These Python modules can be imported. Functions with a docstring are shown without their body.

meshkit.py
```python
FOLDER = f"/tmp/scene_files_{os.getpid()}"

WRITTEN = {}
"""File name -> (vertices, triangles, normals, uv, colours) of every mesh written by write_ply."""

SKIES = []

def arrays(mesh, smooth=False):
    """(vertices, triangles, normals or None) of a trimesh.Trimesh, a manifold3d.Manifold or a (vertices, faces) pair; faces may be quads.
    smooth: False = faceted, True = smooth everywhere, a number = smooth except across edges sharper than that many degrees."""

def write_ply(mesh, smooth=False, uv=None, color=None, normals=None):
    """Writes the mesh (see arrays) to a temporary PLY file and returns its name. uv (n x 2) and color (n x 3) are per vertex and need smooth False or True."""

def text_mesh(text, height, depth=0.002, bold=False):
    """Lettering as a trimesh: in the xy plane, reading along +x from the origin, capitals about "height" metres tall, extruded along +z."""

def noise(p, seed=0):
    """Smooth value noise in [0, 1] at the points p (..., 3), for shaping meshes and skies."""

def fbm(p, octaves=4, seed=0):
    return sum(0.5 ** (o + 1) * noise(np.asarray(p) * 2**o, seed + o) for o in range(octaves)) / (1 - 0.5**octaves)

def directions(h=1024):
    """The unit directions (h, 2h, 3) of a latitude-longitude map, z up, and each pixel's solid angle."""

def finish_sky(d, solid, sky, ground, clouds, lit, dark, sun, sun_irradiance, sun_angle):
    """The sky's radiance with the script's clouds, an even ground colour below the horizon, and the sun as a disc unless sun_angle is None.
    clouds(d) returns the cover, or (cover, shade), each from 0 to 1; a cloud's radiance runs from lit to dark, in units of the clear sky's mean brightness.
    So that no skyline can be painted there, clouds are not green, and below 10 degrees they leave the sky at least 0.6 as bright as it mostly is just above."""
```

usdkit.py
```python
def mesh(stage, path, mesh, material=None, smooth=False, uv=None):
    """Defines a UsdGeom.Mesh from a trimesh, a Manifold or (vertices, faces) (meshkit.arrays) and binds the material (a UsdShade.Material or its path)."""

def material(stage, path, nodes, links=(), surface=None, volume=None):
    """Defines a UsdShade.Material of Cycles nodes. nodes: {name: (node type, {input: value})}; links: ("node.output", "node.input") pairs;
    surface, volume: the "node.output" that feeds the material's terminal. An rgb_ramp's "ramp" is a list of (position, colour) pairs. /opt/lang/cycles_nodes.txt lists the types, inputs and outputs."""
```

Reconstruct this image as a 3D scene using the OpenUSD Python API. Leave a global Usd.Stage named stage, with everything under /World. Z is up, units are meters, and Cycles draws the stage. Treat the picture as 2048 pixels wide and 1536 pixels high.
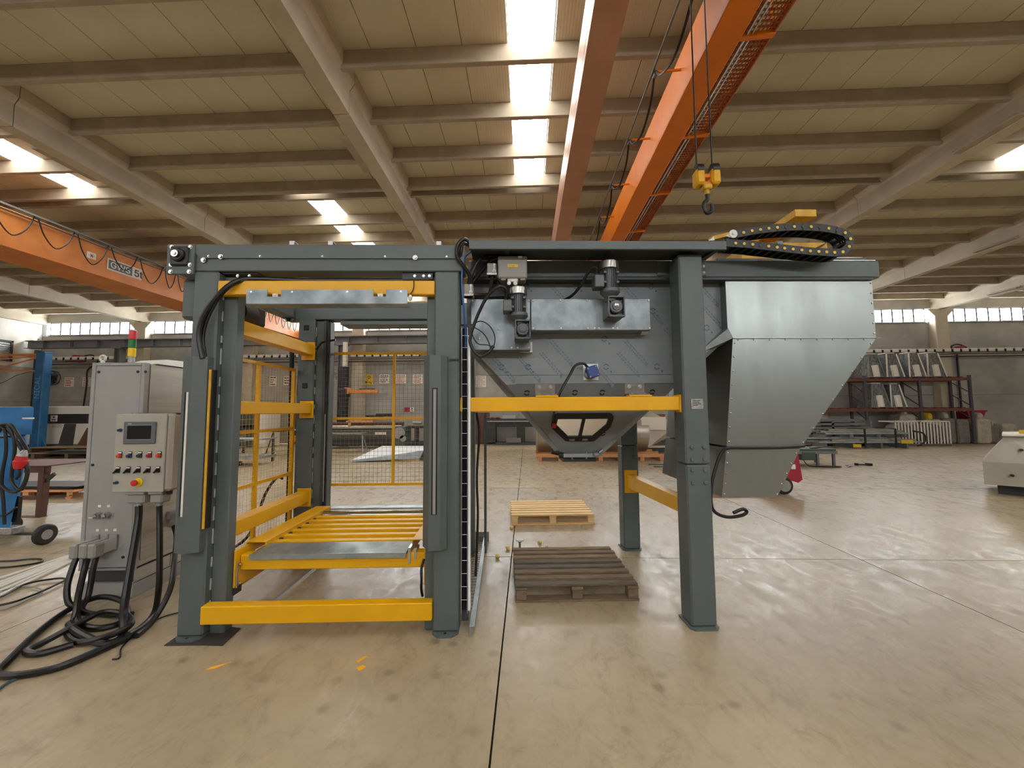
import math, random
import numpy as np, trimesh, usdkit, meshkit
from shapely.geometry import Polygon
from pxr import Usd, UsdGeom, UsdLux, UsdShade, Gf, Sdf, Vt

stage = Usd.Stage.CreateInMemory()
UsdGeom.SetStageUpAxis(stage, 'Z'); UsdGeom.SetStageMetersPerUnit(stage, 1.0)
UsdGeom.Xform.Define(stage, '/World'); UsdGeom.Scope.Define(stage, '/World/Looks')
R = random.Random(7)

# ---------------------------------------------------------------- camera, light, exposure
EXPOSURE = 0.4
SKYLIGHT, WINDOW = 9.5, 19.0            # radiance of the translucent roof lights and of the glazing
PITCH, ROLL, YAW, EYE, FPX = math.radians(3.9), math.radians(0.4), math.radians(2.2), 1.65, 770.0
def rot(axis, a):
    return trimesh.transformations.rotation_matrix(a, axis)[:3, :3]
Rm = rot([0, 0, 1], YAW) @ rot([1, 0, 0], PITCH) @ rot([0, 1, 0], ROLL)
right, fwd, up = Rm @ [1, 0, 0], Rm @ [0, 1, 0], Rm @ [0, 0, 1]
cam = UsdGeom.Camera.Define(stage, '/World/camera')
M4 = Gf.Matrix4d(*[float(x) for r in ((*right, 0), (*up, 0), (*(-fwd), 0), (0, 0, EYE, 1)) for x in r])
cam.AddTransformOp().Set(M4)
cam.CreateHorizontalApertureAttr(36.0); cam.CreateVerticalApertureAttr(27.0)
cam.CreateFocalLengthAttr(36.0 * FPX / 2048); cam.CreateClippingRangeAttr((0.05, 500.0))
cam.CreateExposureAttr(EXPOSURE)
sky = UsdLux.DomeLight.Define(stage, '/World/sky'); sky.CreateIntensityAttr(1.0); sky.CreateColorAttr(Gf.Vec3f(0.75, 0.87, 1.0))

# ---------------------------------------------------------------- materials
MAT = {}
def lin(c):
    return tuple((x / 255 / 12.92 if x / 255 < 0.04045 else ((x / 255 + 0.055) / 1.055) ** 2.4) for x in c)
def mat(name, a, b=None, sc=4.0, r=0.5, m=0.0, r2=None, bump=0.0, bs=60.0, spec=0.5, stretch=None, lo=.35, hi=.65, coat=0.0, det=5.0):
    a = lin(a); b = lin(b) if b else None
    n = {"p": ("principled_bsdf", {"base_color": a, "roughness": r, "metallic": m, "specular_ior_level": spec, "coat_weight": coat})}
    l = []
    if b or r2 is not None or bump:
        n["g"] = ("geometry", {}); n["mp"] = ("mapping", {"scale": stretch or (1, 1, 1)}); l.append(("g.position", "mp.vector"))
    if b or r2 is not None:
        n["n"] = ("noise_texture", {"scale": sc, "detail": det, "roughness": 0.6}); l.append(("mp.vector", "n.vector"))
    if b:
        n["rp"] = ("rgb_ramp", {"ramp": [(lo, a), (hi, b)]}); l += [("n.fac", "rp.fac"), ("rp.color", "p.base_color")]
    if r2 is not None:
        n["mr"] = ("map_range", {"from_min": .3, "from_max": .7, "to_min": r, "to_max": r2}); l += [("n.fac", "mr.value"), ("mr.result", "p.roughness")]
    if bump:
        n["n2"] = ("noise_texture", {"scale": bs, "detail": 4.0}); n["bp"] = ("bump", {"strength": bump, "distance": 0.01})
        l += [("mp.vector", "n2.vector"), ("n2.fac", "bp.height"), ("bp.normal", "p.normal")]
    MAT[name] = usdkit.material(stage, '/World/Looks/' + name, n, l, surface="p.BSDF")
def glow(name, c, s):
    MAT[name] = usdkit.material(stage, '/World/Looks/' + name, {"e": ("emission", {"color": c, "strength": s})}, surface="e.emission")

mat('grey_paint', (82, 91, 91), (88, 96, 96), sc=3, r=.42, r2=.55, bump=.05, bs=160)
mat('grey_paint_dark', (58, 62, 65), r=.5)
mat('weld', (150, 155, 155), r=.4, bump=.3, bs=90)
mat('yellow', (226, 170, 0), (218, 161, 0), sc=3, r=.38, r2=.48, bump=.05, bs=150)
mat('yellow_old', (214, 166, 40), (190, 140, 30), sc=9, r=.5)
mat('crane_orange', (232, 126, 8), (220, 116, 7), sc=2, r=.45)
mat('crane_faded', (196, 142, 112), (180, 126, 96), sc=1.5, r=.42)
mat('crane_old', (222, 140, 66), (206, 122, 52), sc=2.0, r=.45)
mat('galv', (176, 184, 186), (150, 160, 163), sc=7, r=.34, r2=.48, m=.85)
mat('galv_plate', (150, 158, 162), (122, 130, 135), sc=6, r=.4, r2=.55, m=.7)
mat('chute_sheet', (152, 156, 154), (138, 142, 140), sc=3, r=.30, r2=.40, m=.9, stretch=(1, 1, .25))
mat('steel', (190, 190, 188), r=.28, m=1.0)
mat('chrome', (215, 214, 208), r=.16, m=1.0)
mat('film', (128, 133, 136), (116, 123, 128), sc=2.5, r=.38, r2=.5, bump=.05, bs=30)
mat('film_ink', (66, 98, 112), r=.5)
mat('film_ink_faint', (98, 111, 119), r=.5)
mat('polished', (225, 218, 205), (200, 192, 178), sc=4, r=.35, m=.6)
mat('cast_grey', (86, 90, 92), r=.42, m=.3, bump=.1, bs=80)
mat('fan_cover', (170, 170, 164), r=.25, m=.9)
mat('box_grey', (142, 141, 137), r=.5, bump=.05, bs=200)
mat('cabinet', (152, 153, 150), (146, 147, 144), sc=2, r=.5, bump=.08, bs=260)
mat('cabinet_side', (186, 182, 170), (170, 165, 153), sc=3, r=.38, m=.5, stretch=(.2, .2, 6))
mat('panel_box', (168, 164, 152), r=.48, bump=.05, bs=220)
mat('black', (18, 18, 19), r=.45)
mat('rubber', (24, 23, 23), r=.5, bump=.08, bs=120)
mat('cable', (16, 14, 14), r=.38)
mat('blue_tube', (40, 84, 140), r=.35)
mat('teal_tube', (62, 92, 104), r=.4)
mat('white_plastic', (222, 222, 216), r=.5)
mat('screen', (30, 31, 33), r=.15)
mat('bezel', (92, 98, 104), r=.45)
mat('red', (196, 34, 38), r=.4)
mat('red_button', (214, 60, 40), r=.35)
mat('red_dark', (160, 24, 52), r=.35)
mat('blue_button', (34, 48, 92), r=.35)
mat('green_button', (40, 60, 52), r=.35)
mat('sensor_blue', (44, 70, 128), r=.4)
mat('lamp_red', (214, 60, 72), r=.3); mat('lamp_green', (28, 110, 62), r=.3); mat('lamp_yellow', (232, 196, 20), r=.3)
mat('pin_yellow', (222, 186, 70), r=.45)
mat('label_yellow', (226, 182, 44), r=.5)
mat('bracket_grey', (126, 118, 110), (108, 100, 92), sc=14, r=.55, m=.3)
mat('post_blue_pale', (110, 160, 196), r=.5)
mat('plate_alu', (178, 176, 174), (140, 136, 134), sc=40, r=.4, m=.6)
mat('rust', (104, 62, 44), (78, 48, 38), sc=8, r=.75)
mat('brown_steel', (104, 66, 54), (86, 56, 48), sc=5, r=.6)
mat('wood_new', (240, 206, 152), (226, 186, 126), sc=6, r=.65, stretch=(1, 9, 9))
mat('wood_new_b', (244, 214, 162), (230, 194, 138), sc=6, r=.65, stretch=(1, 9, 9))
mat('wood_old', (132, 112, 86), (96, 80, 62), sc=5, r=.75, stretch=(1, 10, 10))
mat('wood_old_b', (112, 98, 82), (84, 74, 62), sc=5, r=.75, stretch=(1, 10, 10))
mat('wood_old_c', (146, 118, 84), (112, 90, 66), sc=5, r=.75, stretch=(1, 10, 10))
mat('wood_orange', (224, 164, 112), (204, 142, 92), sc=6, r=.7, stretch=(1, 8, 8))
mat('concrete_beam', (196, 183, 162), (180, 168, 148), sc=1.6, r=.8, bump=.15, bs=30)
mat('concrete_wall', (170, 166, 158), (148, 144, 137), sc=.9, r=.85, bump=.12, bs=20, det=8)
mat('wall_white', (214, 212, 204), (200, 197, 188), sc=1.2, r=.8)
mat('purlin', (172, 158, 138), (158, 144, 124), sc=2.5, r=.75, bump=.1, bs=30)
mat('steel_grey', (120, 120, 120), (104, 104, 106), sc=2, r=.55)
mat('steel_dark', (66, 64, 66), r=.55)
mat('dark_machine', (54, 54, 54), (40, 40, 40), sc=6, r=.55)
mat('olive_machine', (86, 82, 66), (70, 66, 54), sc=4, r=.55)
mat('green_machine', (72, 86, 76), r=.55)
mat('jib_blue', (40, 104, 152), (32, 88, 132), sc=3, r=.5)
mat('welder_blue', (38, 122, 182), (30, 100, 156), sc=5, r=.45)
mat('laser_white', (228, 220, 208), r=.5); mat('laser_black', (40, 39, 40), r=.4)
mat('stainless', (190, 182, 168), (160, 150, 136), sc=2, r=.3, r2=.42, m=.75)
mat('white_sheet', (226, 228, 230), r=.35)
mat('sign_white', (222, 214, 200), r=.6); mat('sign_yellow', (214, 176, 40), r=.6); mat('sign_ink', (60, 54, 52), r=.6); mat('sign_pink', (176, 80, 78), r=.6)
mat('rack_red', (116, 66, 52), r=.6); mat('rack_blue', (78, 74, 78), r=.6)
mat('wrap', (84, 86, 87), (138, 140, 140), sc=7, r=.2, spec=.8, stretch=(3, 3, 1))
mat('sack', (186, 176, 158), (160, 150, 134), sc=6, r=.8, bump=.4, bs=12)
mat('sack_dark', (128, 124, 116), (108, 104, 98), sc=6, r=.8, bump=.4, bs=12)
mat('grey_hopper', (176, 170, 156), (164, 158, 146), sc=2, r=.5)
mat('foam', (232, 206, 130), r=.8)
mat('joint', (30, 26, 22), r=.9)
mat('paint_worn', (196, 164, 96), (172, 150, 112), sc=5, r=.6)
mat('paint_spill', (238, 172, 40), r=.5)
mat('mat_black', (58, 54, 50), (44, 42, 40), sc=20, r=.8)
mat('wire_galv', (180, 182, 184), r=.35, m=.7)
mat('wire_yellow', (226, 184, 84), r=.45)
mat('wire_dull', (140, 126, 100), r=.5)
mat('liner', (236, 228, 214), (220, 210, 194), sc=5, r=.4, m=.25)
mat('chequer', (176, 104, 62), r=.6)
glow('skylight_panel', (1.0, .985, .94), SKYLIGHT)
glow('window_pane', (.93, .97, 1.0), WINDOW)
glow('wall_lamp', (1.0, .62, .22), 4.0)

# floor: power-floated concrete with dull and polished patches, oil spots and drag marks
MAT['floor'] = usdkit.material(stage, '/World/Looks/floor', {
    "g": ("geometry", {}), "mp": ("mapping", {"scale": (1, 1, 1)}), "ms": ("mapping", {"scale": (1.5, .75, 1), "rotation": (0, 0, .9)}),
    "n1": ("noise_texture", {"scale": .55, "detail": 8.0, "roughness": .62}),
    "n2": ("noise_texture", {"scale": 5.0, "detail": 9.0, "roughness": .7, "distortion": .6}),
    "n3": ("noise_texture", {"scale": 4.5, "detail": 10.0, "roughness": .78, "distortion": .5}),
    "v": ("voronoi_texture", {"scale": 3.6, "randomness": 1.0}), "vn": ("noise_texture", {"scale": .8, "detail": 2.0}),
    "r1": ("rgb_ramp", {"ramp": [(.3, lin((152, 137, 112))), (.7, lin((180, 164, 136)))]}),
    "r2": ("rgb_ramp", {"ramp": [(.32, (.60, .58, .56)), (.44, (1, 1, 1)), (.72, (1.10, 1.08, 1.04))]}),
    "r3": ("rgb_ramp", {"ramp": [(.33, (.62, .60, .58)), (.43, (1, 1, 1))]}),
    "rs": ("rgb_ramp", {"ramp": [(.0, (.5, .48, .45)), (.09, (.6, .58, .55)), (.17, (1, 1, 1))]}),
    "sp": ("mix_color", {"blend_type": "mix", "b": (1, 1, 1)}), "vm": ("map_range", {"from_min": .42, "from_max": .56, "to_min": 0, "to_max": 1, "clamp": True}),
    "m1": ("mix_color", {"blend_type": "multiply", "fac": .6, "use_clamp": False}), "m2": ("mix_color", {"blend_type": "multiply", "fac": .36, "use_clamp": False}),
    "m3": ("mix_color", {"blend_type": "multiply", "fac": .8, "use_clamp": False}),
    "rr": ("map_range", {"from_min": .3, "from_max": .7, "to_min": .17, "to_max": .5}),
    "b": ("bump", {"strength": .12, "distance": .01}), "p": ("principled_bsdf", {"specular_ior_level": .55})},
    [("g.position", "mp.vector"), ("g.position", "ms.vector"), ("mp.vector", "n1.vector"), ("mp.vector", "n2.vector"), ("ms.vector", "n3.vector"),
     ("mp.vector", "v.vector"), ("mp.vector", "vn.vector"), ("n1.fac", "r1.fac"), ("n2.fac", "r2.fac"), ("n3.fac", "r3.fac"), ("v.distance", "rs.fac"),
     ("vn.fac", "vm.value"), ("vm.result", "sp.fac"), ("rs.color", "sp.a"),
     ("r1.color", "m1.a"), ("r2.color", "m1.b"), ("m1.result", "m2.a"), ("r3.color", "m2.b"), ("m2.result", "m3.a"), ("sp.result", "m3.b"), ("m3.result", "p.base_color"),
     ("n3.fac", "rr.value"), ("rr.result", "p.roughness"), ("n2.fac", "b.height"), ("b.normal", "p.normal")], surface="p.BSDF")
# roof panels: light lining sheet with fine ribs along the panel
MAT['roof'] = usdkit.material(stage, '/World/Looks/roof', {
    "g": ("geometry", {}), "n": ("noise_texture", {"scale": .8, "detail": 4.0}), "r": ("rgb_ramp", {"ramp": [(.3, lin((200, 190, 166))), (.7, lin((210, 200, 176)))]}),
    "w": ("wave_texture", {"wave_type": "bands", "bands_direction": "x", "scale": 7.0}), "b": ("bump", {"strength": .25, "distance": .004}),
    "p": ("principled_bsdf", {"roughness": .42, "specular_ior_level": .5})},
    [("g.position", "n.vector"), ("n.fac", "r.fac"), ("r.color", "p.base_color"), ("g.position", "w.vector"), ("w.fac", "b.height"), ("b.normal", "p.normal")], surface="p.BSDF")
# clear panes and polycarbonate
MAT['clear'] = usdkit.material(stage, '/World/Looks/clear', {"t": ("transparent_bsdf", {"color": (.93, .92, .9)}), "g": ("glossy_bsdf", {"color": (.9, .9, .9), "roughness": .08}),
    "f": ("fresnel", {"IOR": 1.45}), "m": ("mix_closure", {})}, [("f.fac", "m.fac"), ("t.BSDF", "m.closure1"), ("g.BSDF", "m.closure2")], surface="m.closure")

# ---------------------------------------------------------------- shape helpers (all return trimesh)
def TM(v, f): return trimesh.Trimesh(np.asarray(v, float), np.asarray(f), process=False)
def J(*ms):
    fl = []
    for m in ms: fl += list(m) if isinstance(m, (list, tuple)) else [m]
    return trimesh.util.concatenate(fl) if len(fl) > 1 else fl[0]
def hull(pts): return trimesh.convex.convex_hull(np.asarray(pts, float))
BF = [[0, 2, 3], [0, 3, 1], [4, 5, 7], [4, 7, 6], [0, 1, 5], [0, 5, 4], [2, 6, 7], [2, 7, 3], [0, 4, 6], [0, 6, 2], [1, 3, 7], [1, 7, 5]]
def bx(x0, x1, y0, y1, z0, z1, b=0.0):
    x0, x1 = min(x0, x1), max(x0, x1); y0, y1 = min(y0, y1), max(y0, y1); z0, z1 = min(z0, z1), max(z0, z1)
    if not b: return TM([(x, y, z) for z in (z0, z1) for y in (y0, y1) for x in (x0, x1)], BF)
    b = min(b, (x1 - x0) / 2.2, (y1 - y0) / 2.2, (z1 - z0) / 2.2); P = []
    for x, sx in ((x0, 1), (x1, -1)):
        for y, sy in ((y0, 1), (y1, -1)):
            for z, sz in ((z0, 1), (z1, -1)):
                P += [(x + sx * b, y + sy * b, z), (x + sx * b, y, z + sz * b), (x, y + sy * b, z + sz * b)]
    return hull(P)
def frame(d):
    d = np.asarray(d, float); d /= np.linalg.norm(d)
    a = np.cross(d, [0, 0, 1.0] if abs(d[2]) < .9 else [1.0, 0, 0]); a /= np.linalg.norm(a)
    return d, a, np.cross(d, a)
def rings(cs, rs, dirs, n, cap=True, ph=0.0):
    """Skin of circles: centres, radii, per ring (a, b) axes."""
    ang = np.arange(n) * 2 * np.pi / n + ph; V = []
    for c, r, (a, b) in zip(cs, rs, dirs):
        V.append(np.asarray(c) + r * (np.cos(ang)[:, None] * a + np.sin(ang)[:, None] * b))
    k = len(cs); F = []
    for i in range(k - 1):
        for j in range(n):
            p, q = i * n + j, i * n + (j + 1) % n
            F += [[p, q, q + n], [p, q + n, p + n]]
    V = np.vstack(V)
    if cap:
        V = np.vstack([V, cs[0], cs[-1]]); s, e = len(V) - 2, len(V) - 1; o = (k - 1) * n
        for j in range(n):
            F += [[s, (j + 1) % n, j], [e, o + j, o + (j + 1) % n]]
    m = TM(V, F)
    return m
def cyl(p0, p1, r, n=14, r1=None):
    p0, p1 = np.asarray(p0, float), np.asarray(p1, float); d, a, b = frame(p1 - p0)
    return rings([p0, p1], [r, r if r1 is None else r1], [(a, b)] * 2, n)
def lathe(p0, axis, prof, n=20):
    """prof: (distance along axis, radius)."""
    d, a, b = frame(axis); p0 = np.asarray(p0, float)
    return rings([p0 + d * t for t, _ in prof], [r for _, r in prof], [(a, b)] * len(prof), n)
def spline(pts, k=6):
    P = np.asarray(pts, float)
    if len(P) < 3: return P
    Q = np.vstack([2 * P[0] - P[1], P, 2 * P[-1] - P[-2]]); out = []
    for i in range(1, len(Q) - 2):
        for t in np.arange(k) / k:
            a, b, c, d = Q[i - 1:i + 3]
            out.append(.5 * (2 * b + (c - a) * t + (2 * a - 5 * b + 4 * c - d) * t * t + (3 * b - a - 3 * c + d) * t ** 3))
    return np.array(out + [P[-1]])
def tube(pts, r, n=8, k=6):
    P = spline(pts, k) if k else np.asarray(pts, float)
    T = np.gradient(P, axis=0); T /= np.linalg.norm(T, axis=1, keepdims=True) + 1e-12
    d, a, b = frame(T[0]); D = []
    for t in T:
        a = a - t * (a @ t); a /= np.linalg.norm(a); D.append((a, np.cross(t, a)))
    return rings(list(P), [r] * len(P), D, n)
def prism(poly, a0, a1, ax='y'):
    """Polygon extruded along an axis: 'y' takes (x,z), 'x' takes (y,z), 'z' takes (x,y)."""
    m = trimesh.creation.extrude_polygon(Polygon(poly) if not isinstance(poly, Polygon) else poly, a1 - a0, engine='earcut')
    v = np.array(m.vertices); h = v[:, 2] + a0
    V = {'z': np.c_[v[:, 0], v[:, 1], h], 'y': np.c_[v[:, 0], h, v[:, 1]], 'x': np.c_[h, v[:, 0], v[:, 1]]}[ax]
    m = TM(V, m.faces)
    if ax == 'y': m.invert()
    return m
def torus(c, ax, r, t, n=20, k=6):
    d, a, b = frame(ax); ang = np.linspace(0, 2 * np.pi, n + 1)
    return tube([np.asarray(c) + r * (math.cos(x) * a + math.sin(x) * b) for x in ang], t, k, 0)
def bar(p0, p1, w, h, upv=(0, 0, 1)):
    """Rectangular bar from p0 to p1, w across, h along upv."""
    p0, p1 = np.asarray(p0, float), np.asarray(p1, float); d = (p1 - p0) / np.linalg.norm(p1 - p0)
    s = np.cross(d, upv); s /= np.linalg.norm(s); u = np.cross(s, d)
    return hull([p + i * s * w / 2 + j * u * h / 2 for p in (p0, p1) for j in (-1, 1) for i in (-1, 1)])
def bolt(p, d, r=.011, h=.009):
    d = np.asarray(d, float); p = np.asarray(p, float)
    return J(cyl(p, p + d * h * .3, r * 1.5, 12), cyl(p + d * h * .3, p + d * h, r, 6))
def text(s, h, org, xdir=(1, 0, 0), ydir=(0, 0, 1), depth=.002, bold=False):
    m = meshkit.text_mesh(s, h, depth, bold); v = np.array(m.vertices)
    x, y = np.asarray(xdir, float), np.asarray(ydir, float); z = np.cross(x, y)
    return TM(np.asarray(org) + v[:, :1] * x + v[:, 1:2] * y + v[:, 2:] * z, m.faces)
def blob(c, s, seed, amp=.25, sub=2, fr=2.0):
    m = trimesh.creation.icosphere(sub); v = np.array(m.vertices)
    v = v * (1 + amp * (meshkit.fbm(v * fr + seed * 7.3, 3, seed)[:, None] - .5) * 2) * np.asarray(s) + np.asarray(c)
    return TM(v, m.faces)
def lump(x0, x1, y0, y1, z0, z1, seed, amp=.06, p=3.0):
    """A soft box: superellipsoid with noise, for sacks and wrapped goods, resting on z0."""
    m = trimesh.creation.icosphere(3); v = np.array(m.vertices); e = 2 / p
    w = np.sign(v) * np.abs(v) ** e; w /= np.abs(w).max(0)
    w *= 1 + amp * (meshkit.fbm(v * 3 + seed * 5.1, 3, seed)[:, None] - .5) * 2
    c, s = np.array([(x0 + x1) / 2, (y0 + y1) / 2, (z0 + z1) / 2]), np.array([x1 - x0, y1 - y0, z1 - z0]) / 2
    o = c + w * s; o[:, 2] = np.maximum(o[:, 2], z0)
    return TM(o, m.faces)

# ---------------------------------------------------------------- things
MROT = math.radians(3.4)               # the machine line stands a little askew to the hall
USED = {}
def uniq(parent, name):
    k = (parent, name); n = USED.get(k, -1) + 1; USED[k] = n
    return f'{parent}/{name}' + (f'_{n:03d}' if n else '')
class Th:
    """One top-level thing: an Xform at its base; part meshes are given in its frame ('b' hall, 'm' machine line)."""
    def __init__(s, name, label=None, cat=None, o=(0, 0, 0), F='b', group=None, kind=None):
        s.path = uniq('/World', name); s.o = np.asarray(o, float); s.F = F
        x = UsdGeom.Xform.Define(stage, s.path); w = s.o if F == 'b' else trimesh.transformations.rotation_matrix(MROT, [0, 0, 1])[:3, :3] @ s.o
        x.AddTranslateOp().Set(Gf.Vec3d(*map(float, w)))
        if F == 'm': x.AddRotateZOp().Set(math.degrees(MROT))
        tag(x.GetPrim(), label, cat, group, kind)
    def p(s, name, mesh, m, parent=None, label=None, kind=None, smooth=None):
        mesh = J(mesh) if isinstance(mesh, (list, tuple)) else mesh
        path = uniq(parent or s.path, name); mesh = mesh.copy(); mesh.apply_translation(-s.o)
        if smooth is None: smooth = 32 if len(mesh.faces) > 60 else False
        pr = usdkit.mesh(stage, path, mesh, MAT[m], smooth=smooth).GetPrim()
        tag(pr, label, None, None, kind)
        return path
def tag(pr, label=None, cat=None, group=None, kind=None):
    for k, v in (('label', label), ('category', cat), ('group', group), ('kind', kind)):
        if v: pr.SetCustomDataByKey(k, v)
def one(name, label, cat, mesh, m, o, F='b', group=None, kind=None, smooth=None):
    """A thing that is a single mesh."""
    mesh = J(mesh) if isinstance(mesh, (list, tuple)) else mesh
    o = np.asarray(o, float); path = uniq('/World', name); mesh = mesh.copy(); mesh.apply_translation(-o)
    if smooth is None: smooth = 32 if len(mesh.faces) > 60 else False
    g = usdkit.mesh(stage, path, mesh, MAT[m], smooth=smooth)
    w = o if F == 'b' else trimesh.transformations.rotation_matrix(MROT, [0, 0, 1])[:3, :3] @ o
    g.AddTranslateOp().Set(Gf.Vec3d(*map(float, w)))
    if F == 'm': g.AddRotateZOp().Set(math.degrees(MROT))
    tag(g.GetPrim(), label, cat, group, kind); return path
# ================================================================ the hall
X0, X1, Y0, Y1, ZR = -26.0, 28.0, -9.0, 19.5, 7.1
BEAMS = [-25.9, -20.2, -14.35, -8.6, -2.93, 2.7, 8.37, 14.15, 20.05, 25.8]
NEXT = dict(zip(BEAMS, BEAMS[1:] + [31.5]))
fl = Th('floor', kind='structure')
fl.p('sub_base', bx(X0 - .3, X1 + .3, Y0 - .3, Y1 + .3, -.3, -.025), 'joint')
jx = [X0] + [x for x in (-.19 + 3.81 * k for k in range(-7, 9)) if X0 + .4 < x < X1 - .4] + [X1]
jy = [Y0] + [y for y in (4.46 + 3.81 * k for k in range(-4, 5)) if Y0 + .4 < y < Y1 - .4] + [Y1]
for i in range(len(jx) - 1):
    for k in range(len(jy) - 1):
        g = .0055
        fl.p('slab', bx(jx[i] + g, jx[i + 1] - g, jy[k] + g, jy[k + 1] - g, -.08, 0), 'floor')
for y, segs in ((8.36, [(-4.2, .8), (1.25, 3.1)]), (9.12, [(-6.0, .4), (1.0, 3.0)])):
    for a, b in segs:
        fl.p('painted_line', bx(a, b, y - .03, y + .03, .0, .0012), 'paint_worn', label='worn yellow painted floor line')
for pts in ([(-1.91, 2.66), (-1.80, 2.71), (-1.83, 2.69), (-1.88, 2.64), (-1.93, 2.63)], [(-.99, 2.69), (-.955, 2.73), (-.93, 2.735), (-.95, 2.70), (-.97, 2.67)], [(-.965, 2.62), (-.93, 2.65), (-.90, 2.63), (-.93, 2.59)]):
    c, s_ = math.cos(MROT), math.sin(MROT)
    fl.p('paint_spill', prism([(x * c - y * s_, x * s_ + y * c) for x, y in pts], 0, .0012, 'z'), 'paint_spill', label='small spill of yellow paint')

def wall_panels(th, x0, x1, y0, y1, zs, m='concrete_wall', g=.006):
    for a, b in zip(zs[:-1], zs[1:]):
        th.p('wall_panel', bx(x0 + g, x1 - g, y0, y1, a + g, b - g, .004) if x1 - x0 > y1 - y0 else bx(x0, x1, y0 + g, y1 - g, a + g, b - g, .004), m)
wb = Th('wall_back', kind='structure', o=(0, Y1, 0))
wb.p('wall_core', bx(X0, X1, Y1 + .08, Y1 + .2, 0, 5.80), 'steel_dark')
wb.p('parapet', bx(X0, X1, Y1 - .02, Y1 + .2, 6.52, ZR), 'concrete_wall')
wf = Th('wall_front', kind='structure', o=(0, Y0, 0))
wf.p('wall_core', bx(X0, X1, Y0 - .2, Y0 - .08, 0, 5.80), 'steel_dark')
wf.p('parapet', bx(X0, X1, Y0 - .2, Y0 + .02, 6.52, ZR), 'concrete_wall')
ends = [X0] + [b for b in BEAMS if X0 + 1 < b < X1 - 1] + [X1]
wn = 0
for i in range(len(ends) - 1):
    a, b = ends[i], ends[i + 1]
    wall_panels(wb, a, b, Y1, Y1 + .1, [0, 2.25, 4.05, 5.80])
    wall_panels(wf, a, b, Y0 - .1, Y0, [0, 2.25, 4.05, 5.80])
    for yy, sg in ((Y1, 1), (Y0, -1)):
        wn += 1
        w = Th(f'window_{wn}', kind='structure', o=((a + b) / 2, yy, 5.83))
        l, r = a + .42, b - .42; n = max(2, round((r - l) / .53)); st = (r - l) / n
        y = yy + .04 * sg
        w.p('sill', bx(a + .3, b - .3, yy - .06, yy + .14, 5.80, 5.83, .005), 'concrete_wall')
        w.p('frame', J(bx(l - .03, r + .03, y - .03, y + .03, 5.83, 5.865), bx(l - .03, r + .03, y - .03, y + .03, 6.485, 6.52), bx(l - .03, l, y - .03, y + .03, 5.83, 6.52), bx(r, r + .03, y - .03, y + .03, 5.83, 6.52)), 'steel_grey')
        for k in range(1, n):
            w.p('mullion', bx(l + k * st - .027, l + k * st + .027, y - .035, y + .03, 5.865, 6.485), 'steel_dark')
        for k in range(n):
            w.p('pane', bx(l + k * st + .018, l + (k + 1) * st - .018, y + .005 * sg, y + .011 * sg, 5.865, 6.485), 'window_pane')
for x in ends[1:-1]:
    for th, yy, sg in ((wb, Y1, -1), (wf, Y0, 1)):
        th.p('column', bx(x - .30, x + .30, yy, yy + .38 * sg, 0, 6.4, .02), 'concrete_beam')
        th.p('corbel', prism([(x - .30, 6.05), (x - .30, 6.4), (x - .62, 6.4)], min(yy, yy + .38 * sg), max(yy, yy + .38 * sg), 'y'), 'concrete_beam')
        th.p('corbel', prism([(x + .30, 6.05), (x + .62, 6.4), (x + .30, 6.4)], min(yy, yy + .38 * sg), max(yy, yy + .38 * sg), 'y'), 'concrete_beam')
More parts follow.
